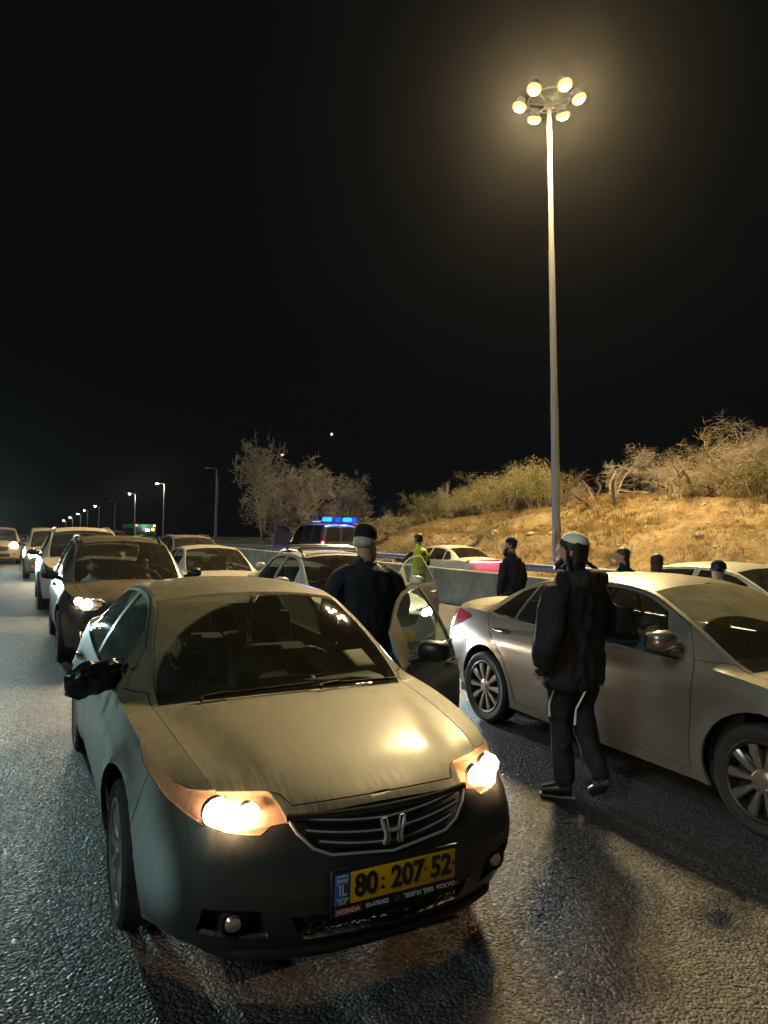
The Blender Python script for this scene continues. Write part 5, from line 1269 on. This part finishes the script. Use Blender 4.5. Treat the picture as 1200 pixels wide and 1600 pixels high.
def head(b, c, mi_skin, yaw=0.0, pitch=0.0, sc=1.0):
    """head with face facing +y turned by yaw; c = head centre"""
    c = Vector(c); Rm = Matrix.Rotation(yaw, 3, 'Z') @ Matrix.Rotation(pitch, 3, 'X')
    def P(x, y, z): return c+Rm @ Vector((x*sc, y*sc, z*sc))
    rows = [(-.115, .045, .035, .045), (-.095, .062, .055, .03), (-.06, .070, .078, .012), (-.02, .076, .090, .0), (.03, .079, .097, -.004), (.075, .072, .090, -.006), (.105, .050, .062, -.006), (.120, .018, .022, -.006)]
    b.mb.loft([[tuple(P(rx*math.cos(a), oy+ry*math.sin(a), z)) for a in np.linspace(0, 2*math.pi, 19)[:-1]] for z, rx, ry, oy in rows])
    for z, rx, ry, oy in rows: b.keys.append((P(0, oy, z), rx, mi_skin))
    b.limb([P(0, .085, .02), P(0, .105, -.025), P(0, .092, -.035)], [.010, .016, .012], mi_skin, n=8)
    for sx in (-1, 1): b.limb([P(sx*.078, -.012, .02), P(sx*.088, -.020, .0), P(sx*.080, -.008, -.03)], [.014, .017, .011], mi_skin, n=8)
    b.limb([P(-.022, .086, -.062), P(.022, .086, -.062)], [.009, .009], mi_skin, n=7)
    return P
def face(P, parent, sc=1.0):
    e = MB()
    for sx in (-1, 1):
        c = P(sx*.032, .083, .012); e.lathe([(0, -.009), (.011, -.005), (.011, .005), (0, .009)], 8, 'y', tuple(c), cap=False)
    e.build('eyes', M['white_print'], parent)
def shell(parent, name, P, mat, rows, noise_amp=.004, rough_sc=30, thick=None):
    """hair or cap as a lumpy closed shell around the head; rows: z, rx, ry, oy, a0, a1 (angle span measured from the back)"""
    b = MB(); rings = []
    for z, rx, ry, oy in rows:
        ring = []
        for a in np.linspace(0, 2*math.pi, 29)[:-1]:
            k = 1+noise_amp/.09*mnoise.noise((math.cos(a)*rough_sc*.09, math.sin(a)*rough_sc*.09, z*rough_sc)); ring.append(tuple(P(rx*k*math.cos(a), oy+ry*k*math.sin(a), z)))
        rings.append(ring)
    b.loft(rings); return b.build(name, mat, parent, auto=80)
HAIR = [(-.045, .074, .055, -.042), (-.02, .084, .072, -.032), (.02, .088, .088, -.020), (.06, .086, .098, -.012), (.095, .070, .082, -.010), (.122, .038, .045, -.008), (.130, .01, .012, -.008)]
# --- walking man in black with the white knitted cap
def stander(name, label, loc, rz, height=1.76, lean=0.0): 
    r_ = empty(name, loc, rz); tag(r_, label, 'person'); k = height/1.76; r_.scale = (k, k, k); return r_
man = stander('person', 'person in black jacket and white knitted cap walking between the cars', (3.37, 3.62, 0), R(14), 1.80)
b = Body()
b.torso([(0, 0, .735, .225, .160), (0, 0, .775, .248, .172), (0, .0, .90, .255, .178), (0, .0, 1.02, .250, .172), (0, -.005, 1.14, .250, .166), (0, -.012, 1.25, .255, .160), (0, -.02, 1.33, .250, .148), (0, -.02, 1.40, .215, .125), (0, -.015, 1.45, .14, .10), (0, -.005, 1.485, .085, .08)], 0)
b.limb([(-.12, -.015, 1.41), (-.225, -.02, 1.35), (-.305, -.03, 1.23), (-.345, -.045, 1.09), (-.335, .01, .97), (-.315, .03, .895)], [.07, .088, .088, .085, .074, .060], 0)
b.limb([(.12, -.015, 1.41), (.225, -.02, 1.35), (.315, -.02, 1.23), (.35, -.01, 1.10), (.30, .10, 1.02), (.22, .18, .98)], [.07, .088, .088, .085, .074, .060], 0)
b.limb([(-.125, -.06, 1.455), (-.09, -.125, 1.45), (0, -.15, 1.44), (.09, -.125, 1.45), (.125, -.06, 1.455)], [.05, .062, .066, .062, .05], 0); b.limb([(-.11, .03, 1.47), (0, .07, 1.44), (.11, .03, 1.47)], [.035, .035, .035], 0)
b.limb([(-.095, 0, .92), (-.085, .03, .70), (-.060, .06, .50), (-.05, .05, .30), (-.045, .03, .10)], [.112, .092, .075, .066, .060], 1); b.limb([(.095, 0, .92), (.095, -.02, .70), (.085, -.02, .50), (.08, -.08, .32), (.075, -.16, .15)], [.112, .092, .075, .066, .060], 1)
b.limb([(-.025, -.01, .055), (-.075, .06, .050), (-.135, .15, .034)], [.050, .052, .038], 3, n=10); b.limb([(.075, -.20, .145), (.075, -.16, .09), (.075, -.09, .040)], [.045, .047, .034], 3, n=10)
b.limb([(0, -.005, 1.49), (0, .01, 1.60)], [.062, .060], 2)
P = head(b, (0, .025, 1.625), 2, yaw=R(24))
b.hand((-.315, .03, .90), (0, .12, -1), 2, .5, 1)
body = b.finish('body', [M['black_jacket'], M['black_trousers'], M['skin'], M['shoe']], man, .010, .013, 6.5, 2, (0, 1)); face(P, man)
shell(man, 'hair', P, M['hair_black'], [(-.115, .058, .040, -.045), (-.09, .068, .052, -.045), (-.06, .080, .064, -.042), (-.02, .089, .080, -.034), (.02, .094, .094, -.022), (.06, .092, .101, -.014), (.095, .070, .082, -.010), (.122, .038, .045, -.008), (.130, .01, .012, -.008)], .012)
cap = shell(man, 'cap', P, M['cap_white'], [(.054, .084, .092, -.024), (.062, .089, .097, -.024), (.094, .082, .090, -.021), (.120, .060, .067, -.018), (.136, .034, .038, -.016), (.142, .006, .006, -.016)], .0035)
bd = MB(); bd.tube([P(-.06, .04, -.05), P(-.045, .085, -.09), P(0, .10, -.105), (P(.045, .085, -.09)), P(.06, .04, -.05)], .02, 7); bd.build('beard', M['hair_black'], man)
for sx, pts in ((-1, [P(-.085, .01, .0), P(-.098, .005, -.06), P(-.125, -.015, -.13), P(-.135, -.03, -.19)]), (1, [P(.085, -.02, .02), P(.11, -.05, -.03), P(.17, -.10, -.085), P(.24, -.13, -.115), P(.29, -.15, -.15)])):
    sl = MB(); sl.tube(pts, .012, 7, rads=[.015]+[.014]*(len(pts)-2)+[.007]); sl.build('side_lock', M['hair_black'], man)
for pts in ([(-.02, -.155, .86), (-.05, -.16, .80), (-.11, -.14, .70), (-.135, -.11, .62), (-.13, -.10, .52)], [(-.02, -.155, .86), (.0, -.165, .79), (.07, -.16, .75), (.14, -.13, .755), (.17, -.12, .72)], [(-.19, .0, .78), (-.195, .03, .70), (-.185, .06, .63), (-.18, .06, .55)], [(.18, -.02, .79), (.19, -.04, .72), (.20, -.05, .66)]):
    st = MB(); st.tube(pts, .007, 5, rads=[.007]*(len(pts)-1)+[.011]); st.build('fringe_string', M['string'], man)
for x, y_, z in ((-.078, .065, .012),):
    so = MB(); so.box((x, y_, z), (.074, .235, .02), rot=Matrix.Rotation(R(35), 3, 'Z'), bev=.008); so.build('shoe_sole', M['sole'], man)
# --- man in a dark suit at the open door
coat = stander('person', 'person in dark suit coat and black skullcap standing at the open door', (2.46, 5.02, 0), R(-12), 1.81)
b = Body()
b.torso([(0, 0, .72, .215, .160), (0, 0, .80, .215, .165), (0, .0, .95, .205, .160), (0, -.005, 1.08, .205, .155), (0, -.012, 1.22, .222, .150), (0, -.02, 1.34, .232, .138), (0, -.02, 1.42, .205, .108), (0, -.01, 1.455, .12, .085), (0, .0, 1.485, .075, .07)], 0)
b.limb([(-.12, -.015, 1.425), (-.215, -.02, 1.365), (-.275, -.03, 1.20), (-.305, -.03, 1.08), (-.27, .04, .88)], [.065, .080, .076, .072, .055], 0); b.limb([(.12, -.015, 1.425), (.215, -.02, 1.365), (.275, -.01, 1.22), (.30, .0, 1.12), (.20, .20, 1.08)], [.065, .080, .076, .072, .055], 0)
b.limb([(-.095, 0, .90), (-.100, .02, .50), (-.105, -.02, .08)], [.11, .08, .062], 1); b.limb([(.095, 0, .90), (.105, .02, .50), (.11, -.01, .08)], [.11, .08, .062], 1)
for sx in (-1, 1): b.limb([(sx*.11, -.05, .05), (sx*.115, .06, .045), (sx*.12, .17, .035)], [.045, .048, .034], 3, n=10)
b.limb([(0, 0, 1.49), (0, .03, 1.61)], [.068, .068], 2)
P = head(b, (.005, .05, 1.645), 2, yaw=R(-40), pitch=R(-14)); b.hand((-.25, .05, .88), (0, .1, -1), 2, .5, 1); b.hand((.20, .20, 1.08), (-.2, 1, -.1), 2, .5, -1)
b.finish('body', [M['suit'], M['suit'], M['skin'], M['shoe']], coat, .011, .010, 5.5, 2, (0, 1)); face(P, coat)
shell(coat, 'hair', P, M['hair_grey'], [(-.05, .070, .050, -.045)]+HAIR[1:], .006)
shell(coat, 'skullcap', P, M['cap_black'], [(.028, .089, .098, -.022), (.045, .094, .103, -.018), (.085, .090, .098, -.016), (.125, .078, .084, -.014), (.150, .052, .055, -.012), (.160, .01, .01, -.012)], .002)
bd = MB(); bd.loft([[tuple(P(rx*math.cos(a), oy+ry*math.sin(a), z)) for a in np.linspace(0, 2*math.pi, 13)[:-1]] for z, rx, ry, oy in ((-.02, .086, .03, .03), (-.06, .086, .05, .045), (-.11, .075, .06, .07), (-.17, .05, .04, .09), (-.21, .015, .015, .10))]); bd.build('beard', M['hair_white'], coat, auto=80)
col_ = MB(); col_.tube([(.075*math.cos(a), .0+.075*math.sin(a), 1.488+.01*math.sin(a)) for a in np.linspace(0, 2*math.pi, 17)], .016, 7, cap=False); col_.build('collar', M['suit'], coat)
vent = MB(); vent.tube([(0, -.172, .96), (.004, -.176, .84), (.006, -.178, .73)], .004, 5); vent.build('coat_vent', M['matte_black'], coat)
# --- generic standing figure, seen mostly from behind
def figure(label, loc, rz, height, top, trousers, hairm, cap=None, hyaw=0, pitch=0, arms='down', vest=False, longhair=False, beard=False):
    r_ = stander('person', label, loc, rz, height); b = Body()
    b.torso([(0, 0, .82, .175, .125), (0, .0, .95, .175, .125), (0, -.005, 1.08, .172, .12), (0, -.01, 1.24, .195, .125), (0, -.015, 1.36, .205, .118), (0, -.015, 1.43, .18, .095), (0, -.01, 1.46, .11, .08), (0, 0, 1.49, .068, .066)], 0)
    if arms == 'down': A = [[(-.18, -.01, 1.365), (-.26, -.03, 1.12), (-.25, .04, .88)], [(.18, -.01, 1.365), (.26, -.03, 1.12), (.25, .04, .88)]]
    else: A = [[(-.18, -.01, 1.365), (-.30, .08, 1.20), (-.30, .33, 1.24)], [(.18, -.01, 1.365), (.26, .02, 1.15), (.16, .22, 1.06)]]
    for sx, a in zip((1, -1), A): b.limb(a, [.07, .058, .044], 4 if vest else 0); b.hand(a[2], Vector(a[2])-Vector(a[1]), 2, .5, sx)
    for sx in (-1, 1):
        b.limb([(sx*.09, 0, .92), (sx*.10, .03, .50), (sx*.105, -.02, .09)], [.10, .07, .055], 1); b.limb([(sx*.11, -.05, .05), (sx*.115, .06, .045), (sx*.12, .17, .035)], [.045, .048, .034], 3, n=8)
    b.limb([(0, 0, 1.49), (0, .02, 1.60)], [.058, .058], 2)
    P = head(b, (0, .035, 1.645), 2, yaw=hyaw, pitch=pitch); b.finish('body', [top, trousers, M['skin'], M['shoe'], M['black_jacket']], r_, .016, .008, 7, 2, (0, 1)); face(P, r_)
    hr = HAIR if not longhair else [(-.16, .05, .03, -.075), (-.11, .075, .045, -.06)]+HAIR[:]
    shell(r_, 'hair', P, hairm, hr, .008)
    if cap: shell(r_, 'skullcap', P, cap, [(.045, .091, .100, -.018), (.06, .092, .102, -.016), (.10, .078, .085, -.012), (.128, .045, .05, -.01), (.138, .01, .01, -.01)], .002)
    if beard:
        bd = MB(); bd.loft([[tuple(P(rx*math.cos(a), oy+ry*math.sin(a), z)) for a in np.linspace(0, 2*math.pi, 13)[:-1]] for z, rx, ry, oy in ((-.03, .082, .03, .035), (-.08, .075, .05, .06), (-.15, .045, .04, .08), (-.18, .012, .012, .085))]); bd.build('beard', hairm, r_, auto=80)
    return r_, P
figure('bearded person in dark jacket standing by the barrier behind the silver car', (6.85, 8.75, 0), R(8), 1.72, M['suit'], M['black_trousers'], M['hair_black'], M['cap_black'], hyaw=R(40), beard=True)
vp, P = figure('person in yellow reflective vest over black shirt behind the open car door', (7.3, 12.4, 0), R(10), 1.76, M['vest'], M['black_trousers'], M['hair_black'], None, hyaw=R(8), arms='fwd', vest=True)
for z in (.93, 1.07):
    q = MB(); q.loft([[(k*.184*math.cos(a), k*.132*math.sin(a)-.004, zz_) for a in np.linspace(0, 2*math.pi, 25)[:-1]] for zz_, k in ((z-.025, 1.0), (z-.025, 1.02), (z+.025, 1.02), (z+.025, 1.0))], cap=False); q.build('vest_band', M['silver_band'], vp)
TB = Matrix.Translation((0, -.150, 1.335)) @ Matrix.Rotation(math.pi/2, 4, 'X'); text_mesh('vest_text', '\u05d4\u05dc\u05e6\u05d4 ', .055, M['plate_black'], vp, TB, 1.0, .001, .004)
emb = MB(); emb.lathe([(0, -.004), (.035, -.003), (.035, .003), (0, .004)], 12, 'y', (.01, -.146, 1.22), cap=False)
for a in (-.5, 0, .5): emb.tube([(.01, -.148, 1.24), (.01+.04*math.sin(a), -.150, 1.24+.045*math.cos(a))], .007, 5)
emb.build('vest_emblem', M['plate_black'], vp)
x, y_ = at_px(976, 7.15); figure('person with long brown ponytail beyond the silver car roof', (x, y_, 0), R(-5), 1.62, M['suit'], M['black_trousers'], M['hair_brown'], None, hyaw=R(50), longhair=True)
x, y_ = at_px(1027, 7.05); figure('brown-haired person right of the ponytail, only the hair visible over the silver roof', (x, y_, 0), R(-60), 1.56, M['suit'], M['black_trousers'], M['hair_brown'], None, hyaw=R(-10), longhair=True)
x, y_ = at_px(1122, 6.75); figure('person in black cap bending forward beside the pale sedan', (x, y_, 0), R(-60), 1.52, M['white_cloth'], M['black_trousers'], M['hair_black'], M['cap_black'], hyaw=R(-20), pitch=R(-30))
# --- people sitting in the cars
def sitter(label, loc, top, hairm, capm=None, hyaw=0.0, arms=True):
    r_ = stander('person', label, loc, math.pi, 1.72); b = Body()
    b.torso([(0, -.02, .30, .17, .13), (0, -.03, .45, .165, .12), (0, -.05, .62, .185, .12), (0, -.07, .76, .20, .11), (0, -.07, .83, .17, .09), (0, -.06, .88, .10, .07), (0, -.05, .93, .06, .06)], 0)
    for sx in (-1, 1):
        b.limb([(sx*.19, -.06, .80), (sx*.25, .06, .58), (sx*.15, .30, .62)], [.068, .056, .042], 0); b.hand((sx*.15, .30, .62), (-sx*.2, 1, .15), 2, .8, sx)
        b.limb([(sx*.09, .0, .34), (sx*.12, .40, .40), (sx*.12, .46, .05)], [.095, .07, .055], 1)
    b.limb([(0, -.05, .90), (0, -.03, .98)], [.055, .052], 2); P = head(b, (0, -.02, 1.055), 2, yaw=hyaw); b.finish('body', [top, M['black_trousers'], M['skin']], r_, .018, .003, 8, 2, (0,)); face(P, r_)
    shell(r_, 'hair', P, hairm, HAIR, .006)
    if capm: shell(r_, 'skullcap', P, capm, [(.045, .091, .100, -.018), (.10, .078, .085, -.012), (.132, .03, .035, -.01)], .002)
    bd = MB(); bd.tube([P(-.06, .05, -.05), P(-.045, .085, -.09), P(0, .095, -.105), P(.045, .085, -.09), P(.06, .05, -.05)], .016, 7); bd.build('beard', hairm, r_)
    return r_
sitter('passenger in white shirt in the dark bronze SUV', (1.34-.37, 9.15+2.28, .16), M['white_cloth'], M['hair_black'])
sitter('driver in white shirt at the wheel of the dark bronze SUV', (1.34+.37, 9.15+2.28, .16), M['white_cloth'], M['hair_black'])
sitter('passenger with brown hair in the cream sedan', (3.72-.37, 13.3+2.3, .0), M['suit'], M['hair_brown'], hyaw=R(20))
sitter('driver in pale shirt in the cream sedan', (3.72+.37, 13.3+2.3, .0), M['white_cloth'], M['hair_black'])
sitter('dark-haired person leaning at the wheel inside the silver sedan', (CX+.37, CY+2.25, .03), M['denim_blue'], M['hair_black'], hyaw=R(-30))
sitter('passenger in blue top seen through the silver sedan side window', (CX-.37, CY+2.35, .0), M['denim_blue'], M['hair_brown'])
sitter('passenger in dark jacket sitting in the dusty sedan', (HX-.37, HY+2.35, -.02), M['suit'], M['hair_black'], M['cap_black'])
# ------------------------------------------------------------------ lamps
MX, MY = 19.25, 21.65
mz = slope_z(MX, MY)-.1
mast = empty('lamp_mast', (MX, MY, mz)); tag(mast, 'tall steel lighting mast with a ring of six glowing floodlights', 'lamp mast')
TOPZ = 19.5-mz; mast.rotation_euler = (R(-.7), R(-1.35), 0)
M['mast_steel'] = plain('mast_steel', (.26, .255, .24), .55, .2, .3, 1.5)
def polyring(r, z, n=12): return [(r*math.cos(2*math.pi*k/n), r*math.sin(2*math.pi*k/n), z) for k in range(n)]
zz = 0
secs = [(.20, .185), (7.0, .145), (13.0, .11), (TOPZ+.1, .078)]
for i in range(3):
    b = MB(); b.loft([polyring(secs[i][1], secs[i][0]), polyring(secs[i+1][1]+.01, secs[i+1][0]+.06)]); b.build('pole_section', M['mast_steel'], mast, auto=20)
b = MB(); b.box((0, 0, .12), (.75, .75, .24), bev=.02); b.build('base', M['concrete'], mast)
b = MB(); b.box((-.24, -.1, 1.3), (.06, .16, .5), bev=.01); b.build('service_door', M['galv'], mast)
RR = 1.18
b = MB(); b.tube([(RR*.72*math.cos(a), RR*.72*math.sin(a), TOPZ+.28) for a in np.linspace(0, 2*math.pi, 25)], .035, 8, cap=False)
for k in range(6):
    a = 2*math.pi*k/6+.35; b.tube([(0, 0, TOPZ+.05), (RR*.72*math.cos(a), RR*.72*math.sin(a), TOPZ+.28)], .03, 6)
b.lathe([(.16, TOPZ-.1), (.2, TOPZ), (.2, TOPZ+.12), (.05, TOPZ+.4)], 14, 'z'); b.build('head_frame', M['mast_steel'], mast)
M['flood'] = emit('floodlight_lens', (1.0, .44, .11), 2.0); M['flood_core'] = emit('floodlight_arc', (1.0, .72, .34), 260)
for k in range(6):
    a = 2*math.pi*k/6+.35; dr = Vector((math.cos(a), math.sin(a), 0)); c = Vector((0, 0, TOPZ+.24))+dr*RR
    ax = (dr*.30+Vector((0, 0, -1))).normalized(); q_ = ax.to_track_quat('Z', 'Y').to_matrix().to_4x4(); Mx = Matrix.Translation(c) @ q_
    h = MB(); h.lathe([(.10, -.34), (.16, -.30), (.20, -.16), (.25, -.02), (.26, .10), (.25, .12)], 18, 'z'); fo = link_mesh('floodlight', [Mx @ Vector(v) for v in h.v], h.f, M['mast_steel'], mast, auto=35)
    g = MB(); g.lathe([(.18, .185), (.25, .16), (.285, .12), (.285, .02)], 18, 'z', cap=False); g2 = MB(); g2.lathe([(0, .235), (.10, .225), (.18, .185)], 18, 'z', cap=False); link_mesh('lamp_core', [Mx @ Vector(v) for v in g2.v], [tuple(reversed(f)) for f in g2.f], M['flood_core'], fo, auto=60); link_mesh('flood_lens', [Mx @ Vector(v) for v in g.v], [tuple(reversed(f)) for f in g.f], M['flood'], fo, auto=60)
    spot('flood_light', fo, c+ax*.2, ax+Vector((0, 0, 0)), 19000, (1.0, .74, .36), 168, .5, .22)
# street lamps down the far side of the opposite road
M['led'] = emit('street_lamp_glow', (1.0, .90, .68), 120)
M['led_off'] = plain('unlit_lamp_glass', (.25, .25, .22), .4)
lampspots = [(84.7, 0), (120.2, 1), (153.8, 1), (190, 0), (232, 1), (275, 1), (309, 1), (360, 1), (418, 1)]
words = ['unlit street lamp, nearest of the row along the opposite road', 'lit street lamp, nearest of the lit row', 'lit street lamp, second of the lit row', 'dark street lamp pole in the gap of the lit row', 'lit street lamp, third of the lit row', 'lit street lamp, fourth of the lit row', 'lit street lamp, fifth of the lit row', 'lit street lamp, sixth of the lit row', 'farthest lit street lamp, last of the row']
tops = [9.2, 9.31, 9.05, 8.7, 8.5, 8.1, 7.4, 6.5, 5.6]
for (yy, on), lb, tz in zip(lampspots, words, tops):
    s_ = empty('street_lamp', (20.0, yy, 0)); tag(s_, lb, 'street lamp', 'street lamps along the opposite road'); k = 1+max(0, yy-150)/350; z0 = min(road_z(yy), slope_z(20.4, yy))-.3
    b = MB(); b.tube([(.9, 0, z0), (.9, 0, tz*.5), (.9, 0, tz)], .09, 8, rads=[.13*k, .10*k, .07*k]); b.build('pole', M['galv'], s_)
    b = MB(); b.tube([(.9, 0, tz), (.5, 0, tz+.12), (0, 0, tz+.16)], .04*k, 6); b.build('arm', M['galv'], s_)
    b = MB(); b.box((-.25, 0, tz+.15), (.7, .30, .12), bev=.03); hd = b.build('lamp_head', M['galv'], s_)
    b = MB(); b.lathe([(0, -.16*k), (.12*k, -.13*k), (.2*k, -.03), (.2*k, .0)], 12, 'z', (-.28, 0, tz+.09), cap=False); b.build('lamp_glass', M['led'] if on else M['led_off'], hd)
    if on and yy < 160: point('lamp_light', s_, (-.28, 0, tz-.3), 900, (1, .88, .62), .2)
s_ = empty('thin_pole', (20.6, 83.6, 0)); tag(s_, 'thin dark pole close beside the unlit street lamp', 'pole')
b = MB(); b.tube([(.2, 0, -1.2), (.2, 0, 8.0)], .05, 8); b.build('pole', M['galv'], s_)
# far masts with red warning lights
M['red_beacon'] = emit('red_beacon', (1, .04, .10), 60)
for u, h, lb in ((516, 72.5, 'higher far aerial mast with a red warning light'), (439, 54.0, 'lower far aerial mast with a red warning light')):
    x, y_ = at_px(u, 190 if u > 500 else 150); d_ = math.hypot(x, y_)
    h = CAM_H+(math.hypot(x, y_)*math.cos(math.atan((u-600)/CAM_F)))*((833-(681 if u > 500 else 715))/CAM_F)
    a_ = empty('aerial_mast', (x, y_, -3)); tag(a_, lb, 'mast', 'far aerial masts')
    b = MB(); b.tube([(0, 0, 0), (0, 0, h+3)], .3, 6, rads=[.5, .2]); b.build('pole', M['matte_black'], a_)
    b = MB(); b.lathe([(0, -.7), (.6, -.35), (.6, .35), (0, .7)], 10, 'z', (0, 0, h+3.5), cap=False); b.build('warning_light', M['red_beacon'], a_)
# ------------------------------------------------------------------ night haze
hz = MB(); hz.box((120, 260, 10.5), (1200, 1400, 38)); 
t = NT('night_haze'); pv = t.n('ShaderNodeVolumePrincipled'); pv.inputs['Color'].default_value = (.9, .9, .92, 1); pv.inputs['Density'].default_value = .00008; pv.inputs['Anisotropy'].default_value = .9
t.t.links.new(pv.outputs[0], t.out.inputs['Volume'])
tag(hz.build('haze', t.m, None, False, None), 'thin night haze in the air', 'haze', kind='stuff')
